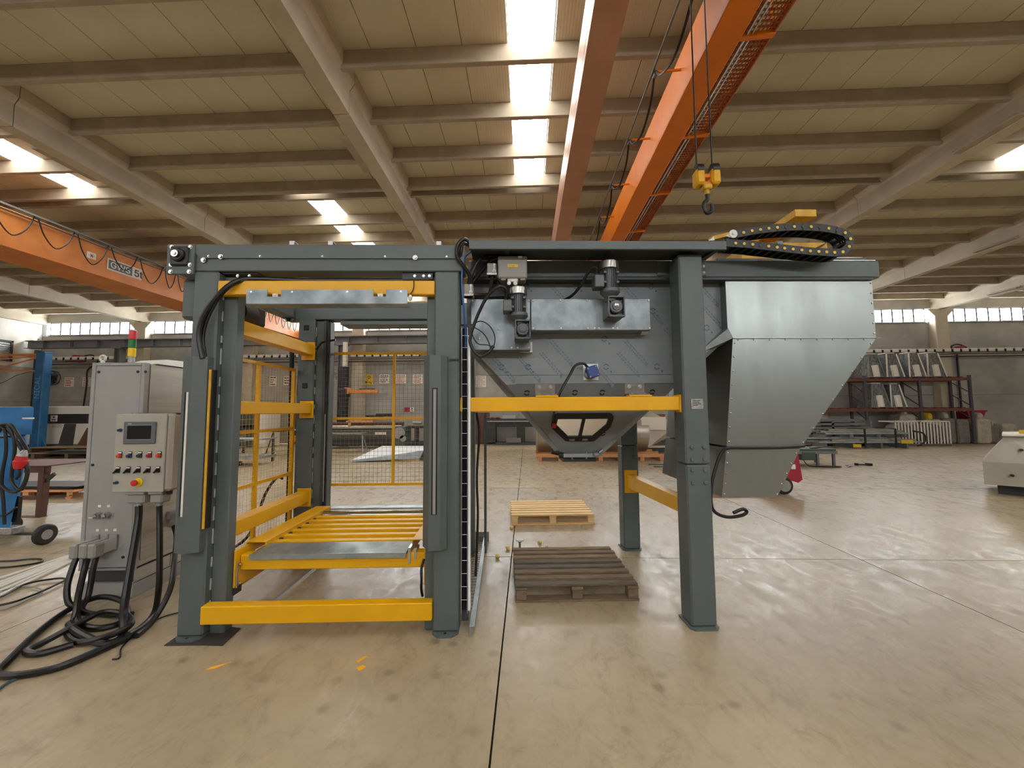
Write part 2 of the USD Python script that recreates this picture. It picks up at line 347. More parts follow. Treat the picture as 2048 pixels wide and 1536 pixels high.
wl = Th('wall_left', kind='structure', o=(X0, 5, 0))
wr = Th('wall_right', kind='structure', o=(X1, 5, 0))
for th, x in ((wl, X0 - .15), (wr, X1)):
    ys = [Y0, -3.3, 2.4, 8.1, 13.8, Y1]
    for a, b in zip(ys[:-1], ys[1:]):
        for (za, zb, m) in ((0, 2.25, 'concrete_wall'), (2.25, 4.05, 'concrete_wall'), (4.05, ZR, 'wall_white')):
            th.p('wall_panel', bx(x, x + .15, a + .006, b - .006, za + .006, zb - .006, .004), m)
    th.p('wall_core', bx(x - .1 if x < 0 else x + .12, x + .03 if x < 0 else x + .25, Y0 - .2, Y1 + .2, 0, ZR), 'steel_dark')
    th.p('corner_strip', bx(X0 - .13, X0 + .012, Y1 - .03, Y1 + .15, 0, ZR) if x < 0 else bx(X1 - .012, X1 + .13, Y1 - .03, Y1 + .15, 0, ZR), 'concrete_wall')
wl.p('edge_post', bx(X0, X0 + .16, Y1 - .3, Y1 - .12, 0, 5.0), 'steel_dark')
gw = Th('window_40', kind='structure', o=(X0, 18.0, 4.3))
gw.p('frame', J(bx(X0, X0 + .08, 17.2, 18.3, 4.28, 4.36), bx(X0, X0 + .08, 17.2, 18.3, 5.24, 5.32), bx(X0, X0 + .08, 18.22, 18.3, 4.28, 5.32), bx(X0, X0 + .08, 17.2, 17.28, 4.28, 5.32)), 'steel_dark')
for k in range(7):
    gw.p('louvre', bar((X0 + .03, 17.25, 4.43 + k * .12), (X0 + .03, 18.25, 4.43 + k * .12), .05, .05, (0, .0, 1)), 'galv')

ce = Th('ceiling', kind='structure', o=(0, 5, ZR))
SKX = {-20.2: -16.7, -14.35: -11.05, -8.6: -5.63, -2.93: -.23, 2.7: 5.4, 8.37: 10.4, 20.05: 21.6}
NEAR = (-8.4, 8.68)
SPAN = {-20.2: {0: NEAR, 1: (13.2, 18.4)}, -14.35: {0: NEAR, 1: (13.2, 18.4)}, -8.6: {1: (8.70, 18.4)}, -2.93: {0: NEAR, 1: (12.6, 18.6)}, 2.7: {0: (-8.4, 2.5), 1: (12.6, 18.6)}, 8.37: {0: NEAR, 1: (13.4, 18.6)}, 20.05: {0: NEAR}}   # where a strip of roof panels is translucent, near and far half
for i, b in enumerate(BEAMS):
    nb = NEXT[b]; sx = SKX.get(b)
    s0 = sx if sx is not None else b + 2.7
    k0 = math.floor((b - s0) / .69); cuts = [s0 + .69 * k for k in range(k0, k0 + 12)]
    for a in cuts:
        l, r = max(a, b, X0), min(a + .69, nb, X1)
        if r - l < .05: continue
        for half, (ya, yb) in enumerate(((Y0, 8.68), (8.70, Y1))):
            spans = SPAN.get(b, {}).get(half) if abs(a - s0) < .01 else None
            if spans:
                ce.p('roof_light', bx(l + .008, r - .022, spans[0], spans[1], ZR - .005, ZR + .03), 'skylight_panel')
                for e, f in ((ya, spans[0]), (spans[1], yb)):
                    if f - e > .05: ce.p('roof_panel', bx(l + .004, r - .004, e, f, ZR, ZR + .06), 'roof')
            else:
                ce.p('roof_panel', bx(l + .004, r - .004, ya, yb, ZR, ZR + .06, .003), 'roof')
ce.p('roof_deck', bx(X0 - .2, X1 + .2, Y0 - .2, Y1 + .2, ZR + .062, ZR + .2), 'steel_dark')
for b in BEAMS:
    if not X0 < b < X1: continue
    sec = [(b - .13, 6.4), (b + .13, 6.4), (b + .13, 6.78), (b + .21, 6.9), (b + .21, ZR), (b - .21, ZR), (b - .21, 6.9), (b - .13, 6.78)]
    cutsy = [Y0, -5.1, .6, 5.75, 9.55, 14.5, Y1]
    for a, c in zip(cutsy[:-1], cutsy[1:]):
        ce.p('beam', prism(sec, a + .006, c - .006, 'y'), 'concrete_beam')
    for y in (6.3, 11.2, 16.0):
        ce.p('light_fitting', J(bx(b - .30, b - .13, y, y + 1.0, 6.42, 6.47, .01), bx(b - .15, b - .13, y, y + 1.0, 6.47, 6.52)), 'purlin')
py = [5.36 - 1.09 * k for k in range(13, 0, -1)] + [5.36, 6.46, 7.53, 8.56, 8.86, 10.14] + [10.14 + 1.08 * k for k in range(1, 9)]
for b in BEAMS:
    l, r = max(b + .13, X0), min(NEXT[b] - .13, X1)
    for y in py:
        if y > -7 and l < X1: ce.p('purlin', bx(l, r, y, y + .085, 6.82, ZR - .004, .006), 'purlin')

# ================================================================ cranes and their runway
rw = Th('crane_runway', 'long grey steel crane runway beam under the far windows', 'beam', o=(-9, 18.75, 5.0))
rw.p('top_flange', bx(X0 + .2, 13.5, 18.6, 18.95, 5.36, 5.38), 'steel_grey'); rw.p('bottom_flange', bx(X0 + .2, 13.5, 18.6, 18.95, 5.0, 5.02), 'steel_grey')
rw.p('web', bx(X0 + .2, 13.5, 18.765, 18.785, 5.02, 5.36), 'steel_grey'); rw.p('rail', bx(X0 - 0.0 + .05, 12, 18.75, 18.80, 5.38, 5.43), 'steel_dark')
for k in range(26):
    rw.p('stiffener', bx(X0 + 1.2 + k * 1.45, X0 + 1.22 + k * 1.45, 18.62, 18.765, 5.02, 5.36), 'steel_grey')
for x in [b for b in BEAMS if -21 < b < 10]:
    rw.p('support_post', J(bx(x - .75, x - .73, 18.62, 18.92, 0, 5.0), bx(x - .47, x - .45, 18.62, 18.92, 0, 5.0), bx(x - .73, x - .47, 18.76, 18.78, 0, 5.0), bx(x - .85, x - .35, 18.55, 18.98, 4.93, 5.0)), 'steel_grey')
rw2 = Th('crane_runway', 'grey steel crane runway beam along the wall behind the camera', 'beam', o=(-9, -8.2, 5.0))
rw2.p('girder', J(bx(X0 + .2, 12, -8.4, -8.05, 5.36, 5.38), bx(X0 + .2, 12, -8.4, -8.05, 5.0, 5.02), bx(X0 + .2, 12, -8.235, -8.215, 5.02, 5.36)), 'steel_grey')
for x in [b for b in BEAMS if -21 < b < 10]: rw2.p('support_post', bx(x - .7, x - .5, -8.35, -8.1, 0, 5.0), 'steel_grey')

def festoon(th, x, y0, y1, z, n, drop, rail_dx, name='festoon_cable'):
    st = (y1 - y0) / n
    for k in range(n):
        a = y0 + k * st; d = drop * R.uniform(.85, 1.1)
        th.p(name, tube([(x, a + .03, z), (x + .01, a + st * .2, z - d * .62), (x, a + st * .5, z - d), (x - .01, a + st * .8, z - d * .62), (x, a + st - .03, z)], .014, 6, 5), 'cable')
        th.p('cable_trolley', bx(x - .02, x + .02, a - .03, a + .03, z - .03, z + .04), 'steel_grey')
cb = Th('bridge_crane', 'orange double girder bridge crane above the hopper, with mesh walkway', 'crane', o=(1.4, 5, 5.3))
cb.p('girder', bx(.64, .95, -7.95, 18.5, 5.43, 5.84, .008), 'crane_faded', label='slim faded terracotta girder')
cb.p('girder', bx(1.85, 2.15, -7.95, 18.5, 5.3, 5.84, .008), 'crane_orange', label='bright orange box girder')
cb.p('girder_foot', bx(.64, .95, -7.95, 18.5, 5.30, 5.43, .004), 'crane_faded')
cb.p('rail', J(bx(.77, .82, -8, 18.8, 5.84, 5.88), bx(1.97, 2.02, -8, 18.8, 5.84, 5.88)), 'steel_dark')
for y in (-8.4, 18.65): cb.p('end_carriage', bx(.2, 2.6, y, y + .25, 5.43, 5.70, .01), 'crane_orange')
cb.p('walkway_edge', bx(2.515, 2.53, -8, 18.5, 5.42, 5.53), 'chequer'); cb.p('walkway_edge', bx(2.16, 2.175, -8, 18.5, 5.44, 5.48), 'crane_orange')
gm = [bx(2.17, 2.52, y, y + .006, 5.44, 5.465) for y in np.arange(.6, 14, .055)] + [bx(x, x + .006, .6, 14, 5.44, 5.455) for x in np.arange(2.2, 2.52, .04)]
cb.p('walkway_grating', gm, 'chequer', kind='stuff')
cb.p('walkway_pipe', J(cyl((2.25, -7, 5.41), (2.25, 18, 5.41), .016, 8), cyl((2.30, -7, 5.41), (2.30, 18, 5.41), .010, 8)), 'steel')
for y in np.arange(.9, 17, 1.42):
    cb.p('walkway_bracket', J(bar((2.15, y, 5.40), (2.53, y, 5.43), .05, .05), bar((2.53, y, 5.43), (2.53, y + .02, 5.85), .03, .03, (1, 0, 0))), 'crane_orange')
cb.p('cable_rail', cyl((1.52, -7, 5.62), (1.52, 18, 5.62), .014, 8), 'steel_grey')
for k in range(18):
    y = -1.4 + k * 1.15
    cb.p('rail_bracket', bar((1.52, y, 5.62), (1.86, y, 5.64), .02, .02), 'crane_orange')
festoon(cb, 1.55, -1.4, 17, 5.60, 16, .34, 0)
cb.p('trolley', bx(.72, 2.06, 2.5, 3.7, 5.88, 6.0, .01), 'steel_dark'); cb.p('hoist_drum', cyl((1.0, 3.1, 6.14), (1.8, 3.1, 6.14), .15, 18), 'crane_orange')
hb = Th('hook_block', 'yellow crane hook block with dark hook hanging on wire ropes', 'hook', o=(1.5, 3.1, 3.2))
HX, HY = 1.49, 3.1
for i, (dx, dy) in enumerate(((-.075, 0), (-.05, .05), (.05, 0), (.075, .05))):
    hb.p('wire_rope', cyl((HX + dx, HY + dy, 3.62), (HX + dx * .9, HY + dy, 6.05), .0055, 6), 'black')
for s in (-1, 1):
    hb.p('sheave', cyl((HX + s * .062 - .025, HY, 3.60), (HX + s * .062 + .025, HY, 3.60), .055, 18), 'black')
    hb.p('cheek_plate', bx(HX + s * .062 - .036, HX + s * .062 + .036, HY - .05, HY + .05, 3.47, 3.605, .015), 'yellow')
hb.p('spacer', J(bx(HX - .05, HX + .05, HY - .02, HY + .02, 3.535, 3.565), bx(HX - .05, HX + .05, HY - .02, HY + .02, 3.47, 3.50)), 'crane_orange')
hb.p('crosshead', J(bx(HX - .035, HX + .035, HY - .035, HY + .035, 3.435, 3.48, .008), cyl((HX, HY, 3.40), (HX, HY, 3.44), .02, 12)), 'yellow_old')
hb.p('hook', tube([(HX, HY, 3.41), (HX, HY, 3.36), (HX - .025, HY, 3.33), (HX - .03, HY, 3.28), (HX - .005, HY, 3.245), (HX + .028, HY, 3.26), (HX + .035, HY, 3.30), (HX + .028, HY, 3.32)], .016, 10), 'black')

ca = Th('bridge_crane', 'older orange bridge crane on the left with looped cables and a white maker plate', 'crane', o=(-11.8, 5, 5.3))
ca.p('girder', bx(-11.82, -11.28, -7.95, 18.5, 5.3, 6.12, .01), 'crane_old'); ca.p('girder', bx(-12.42, -11.9, -7.95, 18.5, 5.3, 6.12, .01), 'crane_old')
ca.p('bottom_plate', bx(-12.42, -11.24, -7.95, 18.5, 5.27, 5.30), 'crane_old')
ca.p('rail', J(bx(-11.6, -11.55, -8, 18.8, 6.12, 6.16), bx(-12.2, -12.15, -8, 18.8, 6.12, 6.16)), 'steel_dark')
for y in (-8.4, 18.65): ca.p('end_carriage', bx(-13.0, -10.7, y, y + .25, 5.43, 5.75, .01), 'crane_old')
ca.p('cable_rail', J(bx(-11.2, -11.16, -7, 18.4, 6.14, 6.18), bx(-11.26, -11.23, -7, 18.4, 6.05, 6.08)), 'steel_grey')
festoon(ca, -11.2, 5.78, 11.24, 6.14, 7, .60, 0); festoon(ca, -11.2, 11.24, 18.2, 6.13, 16, .62, 0)
XF = -11.275
ca.p('maker_plate', bx(XF, XF + .006, 9.70, 10.64, 5.52, 5.84), 'sign_white'); ca.p('plate_field', bx(XF + .006, XF + .009, 9.74, 10.36, 5.56, 5.80), 'bezel')
ca.p('lettering', text('GWS', .165, (XF + .009, 9.77, 5.60), (0, 1, 0), (0, 0, 1), .003, True), 'sign_white')
ca.p('lettering', text('5t', .19, (XF + .007, 10.40, 5.585), (0, 1, 0), (0, 0, 1), .003, True), 'sign_ink')
ca.p('emblem_plate', bx(XF, XF + .006, 9.22, 9.43, 5.65, 5.82), 'sign_white')
ca.p('emblem', J([bar((XF + .008, 9.325 + .06 * math.cos(t), 5.735 + .05 * math.sin(t)), (XF + .008, 9.325 - .06 * math.cos(t), 5.735 - .05 * math.sin(t)), .004, .02, (1, 0, 0)) for t in (0, 1.05, 2.1)]), 'red_dark')
# ================================================================ bag filling frame (left half of the machine)
fr = Th('filling_frame', 'grey and yellow steel portal frame of the bag filling station', 'machine frame', o=(-1.37, 3.8, 0), F='m')
for (x0, x1, y0, y1) in ((-2.40, -2.21, 2.97, 3.13), (-.54, -.347, 2.97, 3.13), (-2.40, -2.21, 4.5, 4.68), (-.54, -.347, 4.5, 4.68)):
    ps = fr.p('post', bx(x0, x1, y0, y1, .02, 2.745, .012), 'grey_paint')
    xm = (x0 + x1) / 2; ya = y0 - .045
    fr.p('foot_plate', prism([(x0, y1), (x0, y0), (x0 + .045, ya), (x1 - .045, ya), (x1, y0), (x1, y1)], 0, .02, 'z'), 'grey_paint')
    fr.p('anchor_hole', cyl((xm, y0 - .018, .02), (xm, y0 - .018, .0212), .012, 12), 'black')
for (x0, x1, y0, y1, s) in ((-2.21, -2.10, 3.035, 3.13, 1), (-.61, -.54, 3.035, 3.13, -1), (-2.21, -2.115, 4.54, 4.66, 1), (-.61, -.54, 4.54, 4.66, -1)):
    fr.p('side_channel', bx(x0, x1, y0, y1, .0, 2.72, .008), 'grey_paint')
    xs = x0 if s > 0 else x1
    fr.p('weld_seam', J([bx(xs - .006, xs + .006, y0 - .012, y0 + .004, z, z + R.uniform(.05, .13), .004) for z in np.arange(.15, 2.6, .17)]), 'weld', kind='stuff')
fr.p('channel_flange', bx(-2.113, -2.085, 4.52, 4.66, .0, 2.72), 'grey_paint_dark'); fr.p('slide_rail', bx(-2.083, -2.070, 4.53, 4.56, .62, 1.62), 'white_plastic')
fr.p('slide_track', bx(-2.084, -2.066, 4.53, 4.66, .05, 2.72), 'black')
fr.p('edge_strip', bx(-2.065, -2.050, 4.56, 4.66, .05, 2.72), 'grey_paint')
for z in (2.60, 1.92): fr.p('blanking_cap', bx(-2.335, -2.275, 4.49, 4.50, z, z + .06, .004), 'black')
# head beam with its lapped cover plate
fr.p('head_beam', bx(-2.59, -.31, 2.97, 3.13, 2.745, 2.945, .006), 'grey_paint')
fr.p('cover_plate', prism([(-2.46, 2.947), (-2.345, 2.843), (-.385, 2.843), (-.31, 2.80), (-.31, 2.947)], 2.958, 2.97, 'y'), 'grey_paint')
fr.p('cover_top', bx(-2.46, -.31, 2.958, 3.13, 2.945, 2.951), 'grey_paint')
fr.p('end_plate', bx(-2.592, -2.385, 2.945, 2.969, 2.712, 2.949, .004), 'grey_paint')
for x in (-2.555, -2.415):
    for z in (2.73, 2.785, 2.925): fr.p('bolt', bolt((x, 2.945, z), (0, -1, 0)), 'steel')
bh = fr.p('bearing_housing', J(bx(-2.555, -2.42, 2.925, 2.945, 2.775, 2.925, .02), lathe((-2.49, 2.925, 2.855), (0, -1, 0), [(0, .052), (.012, .052), (.02, .044), (.02, .0)], 24)), 'black')
fr.p('bearing_shaft', J(cyl((-2.49, 2.90, 2.855), (-2.49, 2.890, 2.855), .027, 20), cyl((-2.49, 2.890, 2.855), (-2.49, 2.884, 2.855), .013, 8)), 'steel', bh)
for x, z in ((-2.32, 2.826), (-2.19, 2.853), (-.69, 2.848)): fr.p('bolt', bolt((x, 2.958, z), (0, -1, 0), .013, .014), 'steel')
for x in (-2.285, -1.89, -1.41, -.925, -.445): fr.p('screw', bolt((x, 2.958, 2.858), (0, -1, 0), .006, .006), 'steel')
for x in (-1.66, -1.36, -.51):
    fr.p('clip_bracket', J(bx(x - .018, x + .018, 2.975, 2.979, 2.95, 2.99), bx(x - .018, x + .018, 2.975, 3.05, 2.986, 2.99)), 'white_plastic')
fr.p('wire_on_head_beam', tube([(-2.0, 3.0, 2.953), (-1.7, 3.02, 2.956), (-1.66, 3.0, 2.965), (-1.5, 3.03, 2.956), (-1.36, 3.0, 2.965), (-1.0, 3.03, 2.957), (-.51, 3.0, 2.966), (-.34, 3.0, 2.955)], .0035, 5), 'cable')
fr.p('drive_housing', J(bx(-2.555, -2.40, 3.05, 3.40, 2.39, 2.712, .02), bx(-2.56, -2.5, 3.12, 3.36, 2.46, 2.60, .02)), 'grey_paint')
fr.p('drive_motor', J(cyl((-2.37, 3.40, 2.54), (-2.37, 3.58, 2.54), .105, 20), bx(-2.46, -2.28, 3.58, 3.70, 2.45, 2.63, .02)), 'dark_machine')
fr.p('bracket_plate', bx(-2.20, -1.93, 3.0, 3.12, 2.735, 2.744), 'grey_paint_dark'); fr.p('bracket_plate', bx(-.80, -.56, 3.0, 3.12, 2.69, 2.744), 'grey_paint_dark')
for x in (-2.08, -1.99, -.70, -.63, -.585): fr.p('bolt', bolt((x, 2.995, 2.715), (0, -1, 0), .008), 'steel')
# rear head beam
fr.p('head_beam', bx(-2.58, -.31, 4.5, 4.68, 2.73, 2.925, .006), 'grey_paint'); fr.p('beam_lip', bx(-1.9, -.4, 4.46, 4.7, 2.655, 2.70, .004), 'grey_paint')
fr.p('side_beam', bx(-2.59, -2.44, 3.13, 4.5, 2.74, 2.93, .006), 'grey_paint')
rb = fr.p('bearing_housing', bx(-2.57, -2.43, 4.47, 4.49, 2.70, 2.83, .02), 'black')
for x in (-2.54, -2.46): fr.p('bolt', bolt((x, 4.47, 2.72), (0, -1, 0), .013), 'steel')
# yellow rails
fr.p('cross_rail', bx(-2.21, -.54, 2.965, 3.03, 2.556, 2.668, .006), 'yellow', label='yellow upper front rail')
fr.p('cross_rail', bx(-2.215, -.54, 2.945, 3.03, .112, .240, .006), 'yellow', label='yellow floor level front rail')
for z0, z1 in ((2.30, 2.425), (1.63, 1.742), (.635, .755), (.20, .325)):
    fr.p('side_rail', bx(-2.33, -2.205, 3.13, 4.47, z0, z1, .006), 'yellow'); fr.p('rail_flange', bx(-2.345, -2.19, 4.47, 4.485, z0 - .055, z1 + .03, .004), 'yellow')
gp = [(-1.965, 2.585), (-1.965, 2.477), (-.74, 2.477), (-.74, 2.585), (-.905, 2.585), (-.905, 2.53), (-1.0, 2.53), (-1.0, 2.585), (-1.705, 2.585), (-1.705, 2.53), (-1.807, 2.53), (-1.807, 2.585)]
gs = fr.p('galvanised_shield', J(prism(gp, 2.930, 2.934, 'y'), bx(-1.965, -.74, 2.93, 3.06, 2.474, 2.478)), 'galv_plate')
for x in (-1.756, -.953): fr.p('shield_clip', J(bx(x - .02, x + .02, 2.944, 2.95, 2.525, 2.558), cyl((x, 2.944, 2.545), (x, 2.935, 2.545), .006, 6)), 'white_plastic', gs)
for x in (-1.93, -1.62, -1.2, -.79): fr.p('rivet', bolt((x, 2.930, 2.568), (0, -1, 0), .005, .004), 'steel', gs)
fr.p('floor_strip', bx(-2.03, -2.0, 3.2, 4.4, 0, .02), 'wire_galv')
fr.p('sensor_lamp', lathe((-.72, 2.935, 2.515), (0, 0, -1), [(-.03, .006), (-.01, .018), (.012, .012), (.018, .002)], 12), 'white_plastic')

def guard(x, s, label):
    """Folded sheet light curtain housing on a post; s = +1 slot to the left of the fold."""
    g = Th('light_curtain', label, 'light curtain', o=(x, 2.93, .62), F='m')
    pts = [(-.105, .0), (-.10, -.07), (-.015, -.095), (.07, -.06), (.07, .0)] if s > 0 else [(-.10, .03), (-.04, -.07), (.045, -.07), (.085, -.02), (.085, .03)]
    g.p('housing', prism([(x + a, 2.968 + b - (.03 if s < 0 else 0)) for a, b in pts], .64, 2.065, 'z'), 'grey_paint')
    if s > 0:
        a, b = np.array([x - .10, 2.968 - .07]), np.array([x - .015, 2.968 - .095]); d = (b - a) / np.linalg.norm(b - a); n = np.array([d[1], -d[0]])
        for q0, q1, m in ((.35, .62, 'black'), (.56, .76, 'white_plastic')):
            u, v = a + (b - a) * q0, a + (b - a) * q1; e = n * (.0015 if m == 'black' else .003)
            g.p('slot' if m == 'black' else 'lens_strip', prism([tuple(u - n * .002), tuple(v - n * .002), tuple(v + e), tuple(u + e)], .90, 1.80, 'z'), m)
        g.p('emitter_bar', bx(x + .075, x + .092, 2.915, 2.968, .80, 1.97, .003), 'yellow_old'); g.p('emitter_window', bx(x + .092, x + .102, 2.925, 2.968, .80, 1.97), 'black')
    else:
        g.p('slot', bx(x - .019, x + .022, 2.8665, 2.8685, .895, 1.82), 'black'); g.p('lens_strip', bx(x - .009, x + .012, 2.8645, 2.8675, .90, 1.81), 'box_grey')
guard(-2.285, 1, 'folded grey light curtain housing with yellow strip on the left front post')
guard(-.515, -1, 'folded grey light curtain housing with pale slot on the middle post')

# conveyor inside the frame
cv = Th('slat_conveyor', 'yellow conveyor bed with square cross bars inside the frame', 'conveyor', o=(-1.35, 3.8, .42), F='m')
for x0, x1 in ((-2.10, -1.94), (-.76, -.60)):
    cv.p('side_channel', J(bx(x0, x1, 3.25, 4.42, .592, .60, .002), bx(x0, x0 + .008, 3.25, 4.42, .50, .592), bx(x1 - .008, x1, 3.25, 4.42, .47, .592)), 'yellow')
for k in range(6):
    y = 3.335 + k * .148
    cv.p('cross_bar', bx(-1.94, -.76, y, y + .06, .500, .572, .004), 'yellow')
    for x, d in ((-1.94, 1), (-.76, -1)): cv.p('bearing', cyl((x, y - .035, .535), (x + d * .012, y - .035, .535), .034, 14), 'dark_machine')
cv.p('roller', cyl((-1.93, 4.24, .545), (-.77, 4.24, .545), .045, 20), 'chrome'); cv.p('rear_plate', bx(-1.92, -.78, 4.34, 4.46, .575, .59, .003), 'galv')
cv.p('infeed_ramp', J(hull([(-1.93, 3.29, .575), (-.765, 3.29, .575), (-1.985, 3.12, .542), (-.775, 3.12, .542), (-1.93, 3.29, .560), (-.765, 3.29, .560), (-1.985, 3.12, .530), (-.775, 3.12, .530)]), bx(-1.985, -.775, 3.112, 3.122, .505, .545)), 'galv', label='galvanised infeed ramp')
cv.p('cross_member', bx(-2.075, -.63, 3.15, 3.25, .415, .53, .006), 'yellow'); cv.p('cross_member', bx(-2.075, -.63, 4.33, 4.43, .415, .53, .006), 'yellow')
for x in (-2.095, -.63):
    cv.p('mounting_plate', bx(x, x + .016, 3.10, 3.30, .30, .58, .004), 'yellow')
cv.p('load_plate', bx(-2.099, -2.090, 3.11, 3.2, .24, .55), 'dark_machine')
for z in (.47, .33): cv.p('stud', cyl((-2.099, 3.125, z), (-2.05, 3.125, z), .009, 8), 'steel')
cv.p('load_plate_rod', cyl((-2.07, 3.11, .30), (-2.07, 3.11, .50), .007, 8), 'steel')
cv.p('ramp_bracket', J(bx(-.765, -.745, 3.14, 3.25, .45, .57), bx(-.72, -.70, 3.14, 3.25, .48, .56)), 'steel')

def mesh_panel(label, P, hx, hz, rails, posts, wm='wire_yellow', cell=(.05, .05)):
    """Welded mesh guard panel: P(h, z) maps to the frame; wires are one part."""
    f = Th('fence_panel', label, 'fence', o=P(sum(hx) / 2, hz[0]), F='m')
    for z in rails: f.p('rail', bar(P(hx[0], z), P(hx[1], z), .03, .03), 'yellow')
    for h in posts: f.p('upright', bar(P(h, hz[0]), P(h, hz[1]), .03, .035, (0, 1, 0) if P(1, 0)[1] == P(0, 0)[1] else (1, 0, 0)), 'yellow')
    ws = [cyl(P(h, hz[0]), P(h, hz[1]), .0016, 4) for h in np.arange(hx[0], hx[1], cell[0])] + [cyl(P(hx[0], z), P(hx[1], z), .0016, 4) for z in np.arange(hz[0], hz[1], cell[1])]
    f.p('wire_mesh', ws, wm, kind='stuff'); return f
lf = mesh_panel('yellow wire mesh fence along the left side of the frame', lambda h, z: (-2.435, h, z), (3.20, 4.52), (.28, 2.14), (2.135, 1.46, .955, .29), (3.22, 3.86, 4.50))
lf.p('warning_label', bx(-2.42, -2.418, 4.54, 4.58, 1.84, 1.97), 'red'); lf.p('lock_tab', bx(-2.45, -2.40, 4.51, 4.57, 1.30, 1.37, .006), 'yellow')
mesh_panel('yellow wire mesh fence across the back of the frame', lambda h, z: (h, 4.735, z), (-2.13, -.50), (.765, 2.36), (2.36, 1.565, .775), (-2.12, -1.345, -.52), 'wire_dull')
# ================================================================ hopper side of the machine
hs = Th('hopper_stand', 'grey box section stand with yellow rails carrying the hopper', 'stand', o=(1.0, 3.8, 0), F='m')
for (y0, y1) in ((2.985, 3.17), (4.62, 4.80)):
    p_ = hs.p('post', J(bx(1.405, 1.60, y0, y1, .012, 1.217, .012), bx(1.405, 1.60, y0, y1, 1.222, 2.895, .012)), 'grey_paint')
    hs.p('foot_plate', prism([(1.385, y1), (1.385, y0), (1.415, y0 - .035), (1.58, y0 - .035), (1.61, y0), (1.61, y1)], 0, .014, 'z'), 'grey_paint')
    for i, z in enumerate((1.355, 1.262, 1.178, 1.082)):
        for x in (1.455, 1.552): hs.p('splice_bolt', lathe((x, y0, z), (0, -1, 0), [(0, .017), (.008, .017), (.012, .012), (.012, 0)], 12), 'grey_paint')
npl = hs.p('nameplate', bx(1.460, 1.556, 2.981, 2.985, 1.650, 1.730), 'plate_alu')
for x in (1.466, 1.55):
    for z in (1.656, 1.724): hs.p('rivet', cyl((x, 2.981, z), (x, 2.979, z), .004, 8), 'steel', npl)
hs.p('print', J([bx(1.475, 1.475 + w, 2.9804, 2.981, z, z + .005) for z, w in ((1.712, .06), (1.70, .05), (1.688, .065), (1.676, .04))]), 'sign_ink', npl)
hs.p('cross_rail', bx(-.347, 1.405, 3.03, 3.12, 1.640, 1.752, .006), 'yellow', label='thick yellow rail below the hopper')
hs.p('rail_flange', bx(1.39, 1.405, 3.02, 3.13, 1.625, 1.765, .003), 'yellow')
hs.p('cross_rail', bx(-.30, 1.405, 4.64, 4.74, 1.640, 1.752, .006), 'yellow', label='yellow rail behind the hopper')
hs.p('side_rail', hull([(1.45, 3.17, .80), (1.45, 3.17, .915), (1.55, 3.17, .80), (1.55, 3.17, .915), (1.45, 4.61, .73), (1.45, 4.61, .88), (1.55, 4.61, .73), (1.55, 4.61, .88)]), 'yellow', label='yellow rail between the two hopper posts')
hs.p('rail_flange', bx(1.425, 1.575, 4.605, 4.62, .66, .93, .004), 'yellow')
for x in (.34, 1.085):
    hs.p('pad', bx(x - .09, x + .09, 3.03, 3.12, 1.752, 1.765, .002), 'yellow')
    hs.p('bracket', J(bx(x - .085, x + .085, 3.175, 3.187, 1.765, 1.868, .003), bx(x - .085, x + .085, 3.06, 3.18, 1.765, 1.777)), 'bracket_grey')
    for dx in (-.045, .045): hs.p('bolt', bolt((x + dx, 3.175, 1.84), (0, -1, 0), .011), 'steel'); hs.p('bolt', bolt((x + dx * 1.2, 3.09, 1.777), (0, 0, 1), .008), 'steel')
hs.p('top_beam', bx(-.30, 3.27, 3.20, 3.31, 2.775, 2.925, .010), 'grey_paint'); hs.p('beam_lip', bx(-.28, 3.2, 3.19, 3.30, 2.752, 2.775, .003), 'grey_paint_dark')
hs.p('top_beam', bx(-.30, 3.27, 4.52, 4.63, 2.775, 2.925, .010), 'grey_paint')
for x0, x1 in ((1.315, 1.395), (1.675, 1.74)): hs.p('joint_plate', bx(x0, x1, 3.188, 3.20, 2.79, 2.915, .003), 'grey_paint')
for z in (2.87, 2.815): hs.p('bolt', bolt((1.715, 3.188, z), (0, -1, 0), .008), 'white_plastic')
for z in (2.90, 2.80): hs.p('bolt', bolt((1.335, 3.188, z), (0, -1, 0), .010), 'grey_paint')
hs.p('upper_rail', J(bx(-.28, 3.22, 3.28, 3.40, 2.925, 2.945, .003), bx(1.9, 3.26, 3.3, 3.4, 2.96, 2.985, .003)), 'grey_paint')
hs.p('rail_edge', J(bx(2.2, 3.24, 3.205, 3.21, 2.926, 2.934), bx(2.6, 3.22, 3.3, 3.305, 2.99, 2.996)), 'wire_galv')
ck = Th('cable_canopy', 'long folded grey cover plate above the hopper front', 'cover', o=(.75, 3.0, 2.9), F='m')
ck.p('cover', J(bx(-.264, 1.745, 2.895, 2.90, 2.893, 2.955, .0015), bx(-.264, 1.745, 2.895, 3.26, 2.953, 2.958), bx(-.264, 1.745, 2.895, 2.92, 2.893, 2.897)), 'grey_paint')
ck.p('inner_tray', bx(-.255, 1.74, 2.93, 3.20, 2.925, 2.953), 'grey_paint_dark')
for x in (.03, .865, 1.69): ck.p('support', J(bar((x, 3.195, 2.80), (x, 3.195, 2.94), .035, .008, (0, 1, 0)), bar((x, 3.19, 2.92), (x, 2.91, 2.90), .035, .008)), 'grey_paint_dark')
ck.p('clip', bx(.94, .975, 2.94, 2.98, 2.958, 2.972), 'white_plastic'); ck.p('clip', bx(-.0, .035, 2.94, 2.98, 2.958, 2.972), 'white_plastic')

